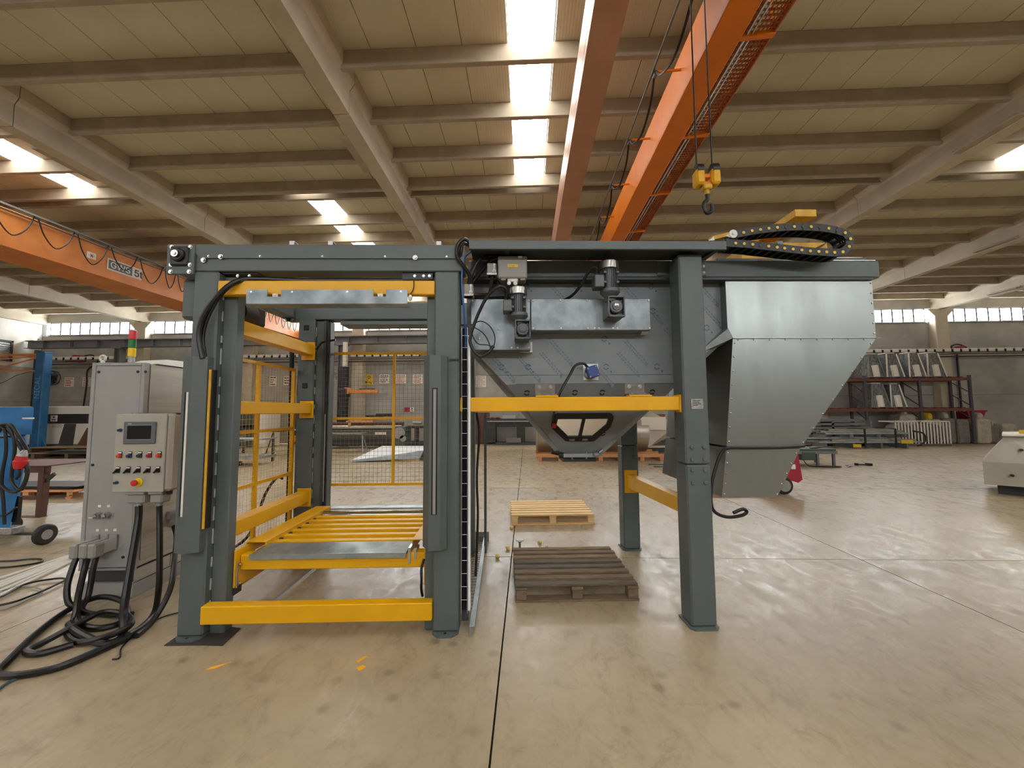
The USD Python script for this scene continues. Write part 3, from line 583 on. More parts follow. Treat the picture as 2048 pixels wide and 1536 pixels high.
# the hopper itself: hollow sheet body with a polycarbonate hatch in its sloping front
hp = Th('hopper', 'large film covered sheet steel hopper with blue print, tapering to an outlet', 'hopper', o=(.75, 3.9, 1.2), F='m')
def hop(e, zt):
    return hull([(-.32 + e, 3.30 + e, zt), (1.95 - e, 3.30 + e, zt), (1.95 - e, 4.50 - e, zt), (-.32 + e, 4.50 - e, zt),
                 (-.32 + e, 3.30 + e, 2.23), (1.95 - e, 3.30 + e, 2.30), (1.95 - e, 4.50 - e, 2.30), (-.32 + e, 4.50 - e, 2.23),
                 (.02 + e, 3.30 + e, 1.87), (1.47 - e, 3.30 + e, 1.87), (.02 + e, 4.50 - e, 1.87), (1.47 - e, 4.50 - e, 1.87),
                 (.565 + e, 3.79 + e, 1.225), (.905 - e, 3.79 + e, 1.225), (.565 + e, 4.08 - e, 1.225), (.905 - e, 4.08 - e, 1.225)])
SL = np.array([0, 3.79 - 3.30, 1.225 - 1.87]); SL /= np.linalg.norm(SL); SN = np.array([0, SL[2], -SL[1]])   # down the slope, outward normal
def onslope(x, z, off=0.0):
    t = (1.87 - z) / -SL[2]; return np.array([x, 3.30, 1.87]) + SL * t + SN * off
HW = [(.49, 1.575), (.955, 1.575), (.945, 1.515), (.835, 1.405), (.60, 1.405), (.48, 1.515)]
def slab(poly, o0, o1):
    P = Polygon(poly); m = trimesh.creation.extrude_polygon(P, 1.0, engine='earcut'); v = np.array(m.vertices)
    m2 = TM([onslope(x, z, o0 + (o1 - o0) * h) for x, z, h in v], m.faces); m2.fix_normals(); return m2
shell = trimesh.boolean.difference([hop(0, 2.775), hop(.006, 2.9), slab(HW, -.1, .1)], engine='manifold')
hp.p('body', shell, 'film', smooth=False)
hp.p('liner', trimesh.boolean.difference([hop(.007, 2.77), hop(.010, 2.9), slab(HW, -.1, .1)], engine='manifold'), 'liner', smooth=False, label='bright inner sheet seen through the hatch')
big = Polygon(HW).buffer(.045); ring = Polygon(big.exterior.coords, [HW])
ht = hp.p('hatch_frame', slab(ring, .0, .016), 'rubber')
hp.p('hatch_mullion', slab([(.715, 1.575), (.742, 1.575), (.728, 1.405), (.70, 1.405)], -.004, .018), 'rubber', ht)
hp.p('pane', slab(Polygon(HW[:1] + [(.728, 1.575), (.714, 1.405)] + HW[4:]), .002, .006), 'clear', ht); hp.p('pane', slab(Polygon([(.728, 1.575)] + HW[1:4] + [(.714, 1.405)]), .002, .006), 'clear', ht)
for x in (.64, .765): hp.p('latch', slab([(x - .025, 1.385), (x + .025, 1.385), (x + .025, 1.37), (x - .025, 1.37)], .0, .02), 'steel', ht)
hp.p('end_edge', bar((-.335, 3.305, 2.235), (.55, 3.785, 1.215), .014, .05, (.75, 0, .66)), 'galv_plate'); hp.p('end_edge', bar((1.965, 3.305, 2.305), (.92, 3.785, 1.215), .014, .05, (-.7, 0, .7)), 'galv_plate')
hp.p('outlet_flange', J(bx(.54, .93, 3.76, 3.79, 1.19, 1.225), bx(.54, .93, 4.08, 4.11, 1.19, 1.225), bx(.54, .57, 3.79, 4.08, 1.19, 1.225), bx(.90, .93, 3.79, 4.08, 1.19, 1.225)), 'galv')
hp.p('inner_chute', bx(.575, .9, 3.82, 4.05, 1.14, 1.19), 'dark_machine')
for x in (.66, .80): hp.p('bolt', cyl((x, 3.775, 1.17), (x, 3.775, 1.245), .007, 8), 'steel')
hp.p('air_valve', J(cyl((.46, 3.78, 1.25), (.53, 3.78, 1.235), .028, 14), cyl((.53, 3.77, 1.21), (.57, 3.77, 1.21), .03, 14)), 'black'); hp.p('air_valve', J(bx(.86, .92, 3.73, 3.77, 1.20, 1.235, .008), cyl((.92, 3.75, 1.235), (.955, 3.75, 1.26), .012, 10)), 'plate_alu')
hp.p('seam', J(bx(-.20, 1.80, 3.2975, 3.30, 1.9495, 1.952), bx(.1, 1.5, 3.2975, 3.30, 1.872, 1.876)), 'steel_dark')
# flat print on the protective film
IN, IF = [], []
def ringmark(x, z, M, r=.027):
    for a0 in (.3, 3.44):
        ts = np.linspace(a0, a0 + 2.4, 9); pl = [(x + r * math.cos(t), z + r * math.sin(t)) for t in ts] + [(x + (r - .010) * math.cos(t), z + (r - .010) * math.sin(t)) for t in ts[::-1]]
        M.append(prism(pl, 3.2985, 3.30, 'y'))
    M.append(cyl((x + .043, 3.30, z - .042), (x + .043, 3.2985, z - .042), .009, 8))
def textmark(x, z, M, L=.25):
    rr = random.Random(int(x * 1000 + z * 77))
    for row in (0, .022):
        q = 0
        while q < L:
            w = rr.uniform(.012, .034)
            a = np.array([x + row + (q) * .66, z + row * .4 - q * .75]); b = a + np.array([w * .66, -w * .75]); n = np.array([.75, .66]) * .006
            M.append(prism([tuple(a - n), tuple(b - n), tuple(b + n), tuple(a + n)], 3.2988, 3.30, 'y')); q += w + .008
    M.append(prism([(x + L * .66 + s * .016 * .7 + .02, z - L * .75 - .012 + t * .016) for s, t in ((-1, -1), (1, -1), (1, 1), (-1, 1))], 3.2988, 3.30, 'y'))
for x, z in ((-.02, 2.02), (.21, 2.02), (.885, 2.02), (1.33, 2.02), (.875, 2.265), (1.31, 2.51), (.64, 2.73), (.20, 2.73), (1.30, 2.73), (1.56, 2.60), (1.78, 2.36), (1.60, 2.12)): ringmark(x, z, IN)
for x, z in ((.41, 2.73), (1.05, 2.73), (1.70, 2.76), (1.74, 2.55), (.40, 2.24), (1.05, 2.24), (1.40, 2.35), (.98, 2.14), (.31, 2.14), (-.10, 2.10), (.12, 2.10), (.75, 2.06), (1.2, 2.6), (1.45, 2.12)): textmark(x, z, IF)
hp.p('film_print', IN, 'film_ink', kind='stuff', label='blue ring marks printed on the protective film'); hp.p('film_text', IF, 'film_ink_faint', kind='stuff', label='faint diagonal lettering printed on the protective film')
SLP = []
for x, z in ((.20, 1.80), (.62, 1.80), (.86, 1.80), (1.30, 1.80), (.93, 1.425)):
    for a0 in (.3, 3.44):
        ts = np.linspace(a0, a0 + 2.4, 9); SLP.append(slab([(x + .027 * math.cos(t), z + .023 * math.sin(t)) for t in ts] + [(x + .016 * math.cos(t), z + .013 * math.sin(t)) for t in ts[::-1]], .0, .0012))
hp.p('film_print', SLP, 'black', kind='stuff')
# drive guard on the hopper front
dg = Th('drive_guard', 'flat galvanised drive guard box with white bolts on the hopper', 'guard', o=(.45, 3.22, 2.3), F='m')
dg.p('left_box', bx(-.27, .222, 3.15, 3.297, 2.147, 2.575, .003), 'galv_plate'); dg.p('right_box', bx(.228, 1.228, 3.15, 3.297, 2.31, 2.575, .003), 'galv_plate')
dg.p('cover_strip', bx(.10, .218, 3.146, 3.15, 2.15, 2.30), 'galv_plate'); dg.p('cover_strip', bx(.775, .925, 3.146, 3.15, 2.315, 2.57), 'galv_plate')
for x, z in ((-.255, 2.56), (-.04, 2.32), (-.20, 2.24), (-.255, 2.165), (.065, 2.165), (.115, 2.165), (.205, 2.165), (.21, 2.56), (.245, 2.56), (.475, 2.56), (.70, 2.56), (1.215, 2.56), (.245, 2.325), (.475, 2.325), (.70, 2.325), (.79, 2.325), (.91, 2.325), (.945, 2.325), (1.215, 2.325), (.755, 2.325)):
    dg.p('bolt', lathe((x, 3.15, z), (0, -1, 0), [(0, .0085), (.007, .0085), (.010, .005), (.010, 0)], 10), 'white_plastic')
dg.p('protective_film', J(prism([(.222, 2.147), (.245, 2.147), (.245, 2.235), (.224, 2.235)], 3.28, 3.284, 'y'), hull([(.13, 3.25, 2.143), (.245, 3.25, 2.143), (.2, 3.29, 2.14), (.245, 3.29, 2.185)])), 'white_plastic')
dg.p('protective_film', hull([(1.17, 3.2, 2.308), (1.235, 3.2, 2.308), (1.235, 3.29, 2.295), (1.235, 3.25, 2.32), (1.19, 3.29, 2.295)]), 'white_plastic')

def gearmotor(x, zt, gx, gz, sc, label, shaft):
    g = Th('gearmotor', label, 'gearmotor', o=(x, 3.03, gz), F='m'); Y = 3.035
    g.p('fan_cover', lathe((x, Y, zt), (0, 0, -1), [(0, 0), (0, .035 * sc), (.006, .062 * sc), (.018, .078 * sc), (.075 * sc, .080 * sc), (.078 * sc, .074 * sc)], 28), 'fan_cover')
    z1 = zt - .072 * sc; z2 = zt - .235 * sc
    fins = [cyl((x, Y, z1), (x, Y, z2), .056 * sc, 24)]
    for k in range(26):
        a = k * 2 * math.pi / 26; c, s_ = math.cos(a), math.sin(a)
        fins.append(bar((x + .061 * sc * c, Y + .061 * sc * s_, z1), (x + .061 * sc * c, Y + .061 * sc * s_, z2), .004, .016 * sc, (c, s_, 0)))
    bd = g.p('motor_body', fins, 'cast_grey')
    for dx in (-.05, .05):
        for dz in (.045, .125): g.p('lug', bx(x + dx * sc - .012, x + dx * sc + .012, Y - .075 * sc, Y - .05 * sc, z1 - dz * sc - .008, z1 - dz * sc + .010, .003), 'cast_grey', bd)
    g.p('terminal_box', bx(x - .132 * sc, x - .055 * sc, Y - .07, Y + .045, zt - .235 * sc, zt - .135 * sc, .006), 'cast_grey')
    g.p('cable_gland', cyl((x - .105 * sc, Y - .02, zt - .135 * sc), (x - .105 * sc, Y - .02, zt - .105 * sc), .013, 12), 'black')
    g.p('flange', J(lathe((x + .004, Y, z2 + .004), (0, 0, -1), [(0, .058 * sc), (.008, .078 * sc), (.034 * sc, .080 * sc), (.05 * sc, .066 * sc), (.07 * sc, .046 * sc)], 26), cyl((x + .006, Y, z2 - .06 * sc), (x + .01, Y, z2 - .10 * sc), .048 * sc, 22)), 'cast_grey')
    w = .066 * sc; zt2 = gz + .075 * sc
    gb = g.p('gearbox', J(bx(gx - w * .8, gx + w * .8, Y - .05, Y + .05, zt2 + .0, z2 - .085 * sc, .012), bx(gx - w, gx + w, Y - .02, Y + .115, gz - .09 * sc, zt2, .006),
                    bx(gx - w, gx - w + .009, Y - .065, Y - .02, gz - .09 * sc, zt2), bx(gx + w - .009, gx + w, Y - .065, Y - .02, gz - .09 * sc, zt2), bx(gx - w, gx + w, Y - .065, Y - .02, gz - .09 * sc, gz - .078 * sc), bx(gx - w, gx + w, Y - .065, Y - .02, zt2 - .01, zt2)), 'cast_grey')
    g.p('output_hub', J(lathe((gx, Y - .02, gz - .005), (0, -1, 0), [(0, .054 * sc), (.03, .054 * sc), (.036, .047 * sc), (.036, .034 * sc), (.045, .032 * sc), (.045, 0)], 26), [bar((gx + .02 * c, Y - .035, gz + .02 * s_), (gx + .062 * sc * c, Y - .035, gz + .062 * sc * s_), .006, .03, (0, 1, 0)) for c, s_ in ((1, 0), (-1, 0), (.7, .7), (-.7, .7), (.5, -.86), (-.5, -.86))]), 'cast_grey', gb)
    if shaft: g.p('shaft_bolt', lathe((gx, Y - .06, gz), (0, -1, 0), [(0, .018), (.008, .018), (.012, .010), (.012, 0)], 16), 'steel', gb)
    else: g.p('hub_cap', cyl((gx, Y - .06, gz), (gx, Y - .072, gz), .026, 18), 'grey_paint', gb)
gearmotor(.855, 2.853, .893, 2.472, 1.0, 'right hand grey gearmotor with bright shaft bolt on the drive guard', True)
gearmotor(.118, 2.640, .150, 2.290, .92, 'left hand grey gearmotor with capped hub, below the junction box', False)

jb = Th('junction_box', 'grey cast junction box with small yellow label above the left gearmotor', 'junction box', o=(.075, 3.08, 2.7), F='m')
jb.p('box', bx(-.042, .188, 3.05, 3.19, 2.715, 2.89, .008), 'box_grey'); jb.p('lid', bx(-.046, .192, 3.022, 3.05, 2.708, 2.892, .010), 'box_grey')
jl = jb.p('label', bx(.035, .12, 3.0205, 3.022, 2.797, 2.822), 'label_yellow'); jb.p('lettering', text('I max', .012, (.047, 3.0205, 2.803), depth=.0006), 'sign_ink', jl)
jb.p('clip', bx(.12, .15, 3.018, 3.022, 2.872, 2.888), 'white_plastic')
for x in (-.02, .135): jb.p('hinge', bx(x, x + .04, 3.03, 3.05, 2.693, 2.708, .003), 'box_grey')
jb.p('gland_plate', bx(.03, .12, 3.03, 3.1, 2.675, 2.71, .006), 'plate_alu')
for x in (.045, .095): jb.p('gland', lathe((x, 3.03, 2.665), (0, -1, 0), [(0, .013), (.01, .016), (.014, .008), (.014, 0)], 12), 'white_plastic')
def hood(x0, x1, z0, z1, y, label):
    h = Th('connector_hood', label, 'connector', o=((x0 + x1) / 2, y, z0), F='m')
    h.p('shell', bx(x0, x1, y - .03, y + .04, z0, z1, .008), 'box_grey'); h.p('collar', bx(x0 - .004, x1 + .004, y - .033, y + .044, z0, z0 + .02, .003), 'plate_alu')
    xm = x1 - .018
    h.p('locking_lever', J(torus((xm, y - .036, z0 + .03), (0, 1, 0), .011, .004, 12, 6), cyl((xm, y - .035, z1 - .015), (xm, y - .029, z1 - .015), .008, 10), bar((xm, y - .034, z0 + .03), (xm, y - .034, z1 - .015), .007, .004, (0, 1, 0))), 'white_plastic')
hood(-.13, -.055, 2.725, 2.825, 3.03, 'small grey connector hood just left of the junction box')
hood(-.315, -.24, 2.555, 2.655, 3.03, 'small grey connector hood beside the middle post top')
sn = Th('level_sensor', 'blue level sensor tilted on a white square on the hopper', 'sensor', o=(.76, 3.25, 1.95), F='m')
sn.p('backing_sheet', bx(.685, .815, 3.294, 3.298, 1.905, 2.045), 'white_plastic')
c_, s_ = math.cos(.28), math.sin(.28)
bxs = bx(-.048, .048, 3.225, 3.29, -.05, .05, .008); v = np.array(bxs.vertices); bxs.vertices = np.c_[.755 + v[:, 0] * c_ - v[:, 2] * s_, v[:, 1], 1.972 + v[:, 0] * s_ + v[:, 2] * c_]; sn.p('body', bxs, 'sensor_blue')
sn.p('ring', torus((.735, 3.285, 1.958), (0, 1, 0), .045, .007, 20), 'steel')
for a, b in ((-.035, -.037), (.035, -.037), (-.035, .037), (.035, .037)): sn.p('screw', cyl((.755 + a * c_ - b * s_, 3.225, 1.972 + a * s_ + b * c_), (.755 + a * c_ - b * s_, 3.222, 1.972 + a * s_ + b * c_), .006, 8), 'steel')
sw = one('limit_switch', 'small red switch on the left edge of the hopper hatch', 'switch', slab([(.44, 1.54), (.475, 1.54), (.475, 1.505), (.44, 1.505)], .004, .035), 'red', onslope(.458, 1.505), F='m')

# galvanised discharge chute at the right end
dc = Th('discharge_chute', 'bright galvanised sheet chute with rivets tapering down at the right end', 'chute', o=(2.4, 3.8, .92), F='m')
YC, YD = 3.215, 4.42
def shellpart(name, poly, skip, m='chute_sheet'):
    """Sheet walls around a polygon (x,z): front, back and the sides not skipped."""
    parts = [prism(poly, YC, YC + .003, 'y'), prism(poly, YD - .003, YD, 'y')]
    n = len(poly)
    for i in range(n):
        if i in skip: continue
        a, b = poly[i], poly[(i + 1) % n]
        parts.append(bar(((a[0] + b[0]) / 2, YC, (a[1] + b[1]) / 2), ((a[0] + b[0]) / 2, YD, (a[1] + b[1]) / 2), math.dist(a, b), .003, (-(b[1] - a[1]), 0, b[0] - a[0])))
    dc.p(name, parts, m)
shellpart('upper_section', [(1.915, 2.752), (1.917, 2.336), (1.957, 2.252), (3.205, 2.252), (3.203, 2.752)], {4, 2})
shellpart('lower_section', [(1.957, 2.246), (1.862, 1.338), (2.497, 1.325), (3.205, 2.248)], {1, 3})
shellpart('spout', [(1.860, 1.322), (1.803, .922), (2.27, .917), (2.487, 1.312)], {1, 3})
dc.p('flange', J(bx(1.95, 3.225, YC - .012, YC + .02, 2.247, 2.251), bx(3.16, 3.25, YC - .012, YD, 2.2475, 2.2505)), 'wire_galv'); dc.p('flange', bx(1.86, 2.495, YC - .008, YC + .02, 1.316, 1.330), 'chute_sheet')
dc.p('gusset', hull([(1.92, YC - .002, 2.336), (1.957, YC - .002, 2.252), (1.72, 3.30, 2.16), (1.915, 3.30, 2.34), (1.70, 3.31, 2.13), (1.90, 3.31, 2.20)]), 'galv')
rv = [(3.19, z) for z in np.linspace(2.29, 2.73, 6)]
for t in np.linspace(.04, .96, 8): rv.append((1.975 - .095 * t, 2.246 - .908 * t)); rv.append((3.185 - .70 * t, 2.235 - .91 * t))
for t in np.linspace(.1, .95, 5): rv.append((1.878 - .055 * t, 1.322 - .40 * t)); rv.append((2.468 - .21 * t, 1.312 - .395 * t))
for x in np.linspace(2.0, 3.1, 9): rv.append((x, 2.238))
for x, z in rv: dc.p('rivet', lathe((x, YC, z), (0, -1, 0), [(0, .0085), (.004, .0075), (.007, .003), (.007, 0)], 8), 'steel')

# energy chain over the right end
ec = Th('energy_chain', 'black cable chain with yellow pins looping over the hopper beam', 'cable chain', o=(2.4, 3.05, 2.9), F='m')
CH = np.array([(1.87, 3.06), (1.95, 3.075), (2.02, 3.09), (2.09, 3.10), (2.16, 3.11), (2.23, 3.118), (2.30, 3.123), (2.37, 3.126), (2.44, 3.127), (2.51, 3.125), (2.58, 3.12), (2.655, 3.112), (2.72, 3.098), (2.79, 3.075), (2.83, 3.025), (2.815, 2.96), (2.76, 2.915), (2.69, 2.91), (2.625, 2.914), (2.56, 2.918), (2.49, 2.922), (2.42, 2.93), (2.35, 2.937), (2.28, 2.945), (2.22, 2.953), (2.15, 2.961), (2.08, 2.968), (2.02, 2.976), (1.95, 2.982), (1.88, 2.986), (1.81, 2.99)])
for i in range(len(CH) - 1):
    a, b = CH[i], CH[i + 1]; d = (b - a) / np.linalg.norm(b - a); A, B = a - d * .006, b + d * .006; h = .062
    l = ec.p('link', J(bar((A[0], 3.0, A[1]), (B[0], 3.0, B[1]), .012, h, (-d[1], 0, d[0])), bar((A[0], 3.12, A[1]), (B[0], 3.12, B[1]), .012, h, (-d[1], 0, d[0])), bar(((a[0] + b[0]) / 2 - d[0] * .012, 3.06, (a[1] + b[1]) / 2 - d[1] * .012), ((a[0] + b[0]) / 2 + d[0] * .012, 3.06, (a[1] + b[1]) / 2 + d[1] * .012), .12, h * .92, (-d[1], 0, d[0]))), 'black')
    if i in (5 + 1, 8, 10, 12, 26): ec.p('pin', cyl((a[0], 2.994, a[1]), (a[0], 2.991, a[1]), .008, 10), 'steel_dark', l)
    elif i: ec.p('pin', cyl((a[0], 2.994, a[1]), (a[0], 2.990, a[1]), .0125, 14), 'pin_yellow', l)
ec.p('cables', [tube([(x, 3.04 + k * .022, z) for x, z in CH], .008, 6, 2) for k in range(3)], 'cable', kind='stuff')
ec.p('end_bracket', bar((1.69, 3.02, 3.03), (1.845, 3.02, 3.068), .05, .030), 'yellow_old'); ec.p('end_disc', J(cyl((1.862, 2.985, 3.062), (1.862, 2.995, 3.062), .034, 20), cyl((1.862, 2.98, 3.062), (1.862, 2.986, 3.062), .012, 6), hull([(1.80, 2.99, 3.045), (1.86, 2.99, 3.028), (1.86, 2.99, 3.09), (1.80, 2.994, 3.045), (1.86, 2.994, 3.028), (1.86, 2.994, 3.09)])), 'white_plastic')
ec.p('end_foot', hull([(1.66, 2.99, 3.005), (1.70, 2.99, 3.04), (1.71, 2.99, 3.01), (1.66, 3.05, 3.005), (1.70, 3.05, 3.04), (1.71, 3.05, 3.01)]), 'white_plastic')
ya = Th('pusher_arm', 'yellow square steel pusher arm above the hopper top', 'machine arm', o=(2.9, 4.0, 2.95), F='m')
ya.p('boom', hull([(2.87, 3.6, 3.53), (3.08, 3.6, 3.53), (2.87, 3.6, 3.60), (3.08, 3.6, 3.60), (2.87, 4.3, 3.53), (3.08, 4.3, 3.53), (2.87, 4.3, 3.60), (3.08, 4.3, 3.60)]), 'yellow_old')
ya.p('boom_head', bx(2.80, 3.10, 4.2, 4.36, 3.42, 3.60, .006), 'yellow_old'); ya.p('upright', bx(2.78, 2.92, 4.15, 4.3, 3.2, 3.55, .006), 'yellow_old')
ya.p('cross_beam', bx(2.45, 3.48, 3.95, 4.05, 3.345, 3.425, .006), 'yellow_old'); ya.p('carriage', bx(2.5, 3.45, 3.9, 4.4, 2.95, 3.345, .01), 'yellow_old')
for x in (2.82, 3.32): ya.p('gusset', prism([(x, 3.35), (x + .14, 3.42), (x + .10, 3.38)], 3.93, 3.95, 'y'), 'black')
ya.p('limit_switch', J(bx(2.90, 2.96, 3.90, 3.95, 3.36, 3.42, .003), bx(2.915, 2.945, 3.895, 3.9, 3.37, 3.395)), 'box_grey')
# ================================================================ control cabinet, operator panel, cables
cc = Th('control_cabinet', 'tall grey control cabinet on a plinth left of the filling frame', 'cabinet', o=(-3.58, 4.0, 0), F='m')
CX0, CX1, CY = -3.81, -3.325, 3.62
cc.p('body', bx(CX0 + .004, CX1 - .004, CY + .02, 4.62, .26, 2.11, .004), 'cabinet_side')
cc.p('corner_post', bx(CX0, CX0 + .035, CY, CY + .05, .26, 2.115, .004), 'cabinet'); cc.p('corner_post', bx(CX1 - .035, CX1, CY, CY + .05, .26, 2.115, .004), 'cabinet')
cc.p('door', bx(CX0 + .038, CX1 - .038, CY + .004, CY + .02, .27, 2.085, .003), 'cabinet'); cc.p('header', bx(CX0 + .035, CX1 - .035, CY, CY + .02, 2.088, 2.115, .002), 'cabinet')
for x, z in ((CX0 + .065, 2.03), (CX1 - .065, 2.03), (CX0 + .065, 1.18), (CX1 - .10, .36), (CX1 + .004, 2.03)): cc.p('lock', lathe((x, CY + .004, z), (0, -1, 0), [(0, .012), (.006, .012), (.008, .008), (.008, 0)], 12), 'black')
cc.p('side_sheet', bx(CX1, CX1 + .006, CY + .055, 4.60, .31, 2.10, .002), 'cabinet_side', label='brushed side sheet')
cc.p('eyebolt', J(torus((CX0 + .045, CY + .05, 2.165), (0, 1, 0), .026, .009, 20, 8), cyl((CX0 + .045, CY + .05, 2.11), (CX0 + .045, CY + .05, 2.14), .016, 12)), 'white_plastic')
cc.p('top_sheet', hull([(CX1 - .1, 3.75, 2.11), (CX1 - .1, 4.6, 2.11), (CX1 + .02, 3.72, 2.115), (CX1 + .02, 4.62, 2.115), (CX1 - .05, 3.9, 2.18), (CX1 - .05, 4.5, 2.2), (CX1 - .30, 3.9, 2.17), (CX1 - .30, 4.5, 2.19), (CX1 - .34, 3.75, 2.11), (CX1 - .34, 4.6, 2.11)]), 'white_plastic')
cc.p('base_gap', bx(CX0 + .03, CX1 - .02, CY + .06, 4.58, .13, .26), 'steel_dark'); cc.p('base_frame', J(bx(CX0, CX1, CY, CY + .03, .245, .262), bx(CX0, CX1, CY, CY + .012, .122, .134)), 'cabinet')
for y in (CY + .25, CY + .62): cc.p('base_side', bx(CX1 - .012, CX1, y - .23, y + .13, .135, .245), 'cabinet_side')
cc.p('plinth', bx(CX0, CX1, CY, 4.62, 0, .122, .004), 'cabinet')
for x in (-3.66, -3.58): 
    cc.p('label_plate', bx(x - .014, x + .014, CY - .0, CY + .004, .80, .822, .002), 'white_plastic'); k_ = cc.p('socket', J(cyl((x, CY + .004, .735), (x, CY - .03, .73), .028, 16), cyl((x, CY - .03, .73), (x - .01, CY - .045, .725), .02, 16)), 'plate_alu')
cc.p('socket_key', bx(-3.71, -3.675, CY - .04, CY - .035, .715, .722), 'white_plastic')
for i, x in enumerate((-3.665, -3.585, -3.51)):
    cc.p('label_plate', bx(x - .014, x + .014, CY, CY + .004, .588, .61, .002), 'white_plastic')
    cc.p('socket_base', bx(x - .034, x + .034, CY - .02, CY + .004, .43, .565, .005), 'box_grey'); cc.p('connector', J(bx(x - .085, x - .015, CY - .15, CY - .06, .40, .52, .012), hull([(x - .06, CY - .07, .42), (x - .06, CY - .07, .52), (x + .02, CY - .02, .44), (x + .02, CY - .02, .54), (x - .015, CY - .07, .42), (x - .015, CY - .07, .52), (x + .03, CY - .02, .44), (x + .03, CY - .02, .54)])), 'box_grey')
cc.p('connector', J(bx(CX1 + .0, CX1 + .09, 3.95, 4.05, .52, .65, .010), bx(CX1, CX1 + .03, 3.93, 4.08, .60, .68, .006)), 'box_grey')
st = Th('stack_light', 'red, green and yellow signal tower on top of the control cabinet', 'signal light', o=(-3.645, 3.82, 2.11), F='m')
SX, SY = -3.645, 3.82
st.p('foot', J(cyl((SX, SY, 2.11), (SX, SY, 2.125), .045, 16), cyl((SX, SY, 2.125), (SX, SY, 2.20), .027, 16)), 'plate_alu')
for z, m in ((2.20, 'lamp_yellow'), (2.285, 'lamp_green'), (2.37, 'lamp_red')): st.p('lens', lathe((SX, SY, z), (0, 0, 1), [(0, .0), (0, .029), (.004, .031), (.080, .031), (.084, .027), (.084, 0)], 20), m, label={'lamp_yellow': 'yellow lens', 'lamp_green': 'green lens', 'lamp_red': 'red lens'}[m])
st.p('cap', lathe((SX, SY, 2.455), (0, 0, 1), [(0, 0), (0, .027), (.012, .022), (.018, 0)], 18), 'white_plastic')
op = Th('operator_panel', 'beige operator panel box with touch screen, push buttons and red emergency stop', 'control panel', o=(-3.06, 3.48, .97), F='m')
PX0, PX1, PY = -3.29, -2.83, 3.35
op.p('case', bx(PX0 + .004, PX1, PY + .012, 3.615, .985, 1.645, .022), 'panel_box'); op.p('door', bx(PX0, PX1 - .04, PY - .004, PY + .012, .985, 1.64, .005), 'panel_box')
op.p('gasket', bx(PX0 + .12, PX1 + .001, PY + .06, 3.615, 1.640, 1.6485), 'black')
hm = op.p('screen_bezel', bx(-3.213, -2.947, PY - .018, PY - .004, 1.388, 1.575, .005), 'bezel'); op.p('screen', bx(-3.178, -2.982, PY - .0195, PY - .0175, 1.428, 1.543), 'screen', hm); op.p('print', bx(-3.175, -3.145, PY - .0192, PY - .0178, 1.556, 1.560), 'white_plastic', hm)
op.p('screen_rim', bx(-3.183, -2.977, PY - .021, PY - .018, 1.543, 1.549), 'box_grey', hm); op.p('screen_rim', bx(-3.183, -2.977, PY - .021, PY - .018, 1.422, 1.428), 'box_grey', hm)
def button(x, z, m, knob=False, lab=None):
    b = op.p('button', bx(x - .017, x + .017, PY - .010, PY - .004, z - .022, z + .030, .003), 'black', label=lab)
    op.p('label_plate', bx(x - .013, x + .013, PY - .0115, PY - .0098, z + .015, z + .026), 'white_plastic', b)
    if knob: op.p('knob', J(cyl((x, PY - .010, z - .004), (x, PY - .022, z - .004), .015, 16), bar((x + .010, PY - .028, z + .010), (x - .016, PY - .028, z - .022), .009, .016, (0, 1, 0))), m, b)
    else: op.p('cap', lathe((x, PY - .010, z - .006), (0, -1, 0), [(0, .016), (.010, .016), (.013, .013), (.022, .0135), (.026, .010), (.026, 0)], 18), m, b)
for x, m, l in ((-3.235, 'red_button', 'orange red push button'), (-3.153, 'blue_button', 'dark blue push button'), (-3.07, 'green_button', 'dark green push button'), (-2.99, 'red_dark', 'crimson push button'), (-2.91, 'red_button', 'orange red push button')): button(x, 1.295, m, lab=l)
for x in (-3.245, -3.16, -3.077, -2.995, -2.915): button(x, 1.17, 'black', True, 'black selector switch')
es = op.p('emergency_stop', lathe((-3.072, PY - .004, 1.068), (0, -1, 0), [(0, .036), (.006, .036), (.010, .032), (.010, .018), (.030, .016)], 24), 'lamp_yellow', label='emergency stop on yellow ring')
op.p('mushroom', lathe((-3.072, PY - .03, 1.068), (0, -1, 0), [(0, .014), (.006, .024), (.02, .025), (.026, .019), (.026, 0)], 22), 'red', es)
for x, z in ((-3.245, 1.505), (-3.25, 1.068)): op.p('key_lock', J(lathe((x, PY - .004, z), (0, -1, 0), [(0, .014), (.006, .014), (.008, .010), (.020, .010), (.020, 0)], 14), bx(x - .012, x + .004, PY - .026, PY - .02, z - .01, z + .008)), 'blue_button')
op.p('screw', [cyl((PX0 + .10 + k * .1, PY + .03, 1.645), (PX0 + .10 + k * .1, PY + .03, 1.650), .007, 8) for k in range(3)], 'steel')
for x0, x1 in ((-3.19, -3.045), (-3.0, -2.895)): op.p('connector', J(bx(x0, x1, PY + .02, PY + .12, .885, .965, .012), bx(x0 - .006, x1 + .006, PY + .01, PY + .13, .962, .986, .003), cyl(((x0 + x1) / 2, PY + .06, .86), ((x0 + x1) / 2, PY + .06, .89), .028, 12)), 'box_grey')
op.p('plug', cyl((-2.865, PY + .06, .985), (-2.865, PY + .06, .955), .020, 14), 'black'); op.p('loop_wire', tube([(-2.83, 3.50, 1.22), (-2.80, 3.44, 1.29), (-2.81, 3.42, 1.36), (-2.80, 3.45, 1.43), (-2.83, 3.5, 1.46)], .004, 6), 'cable')
def cable(label, pts, r, m='cable', F='m', name='cable', gr=None, n=9):
    o = pts[len(pts) // 2]
    return one(name, label, 'cable', tube(pts, r, n, 7), m, (o[0], o[1], min(p[2] for p in pts)), F, gr)
ZF = .024
def Z(p): return [(x, y, max(z, ZF)) for x, y, z in p]
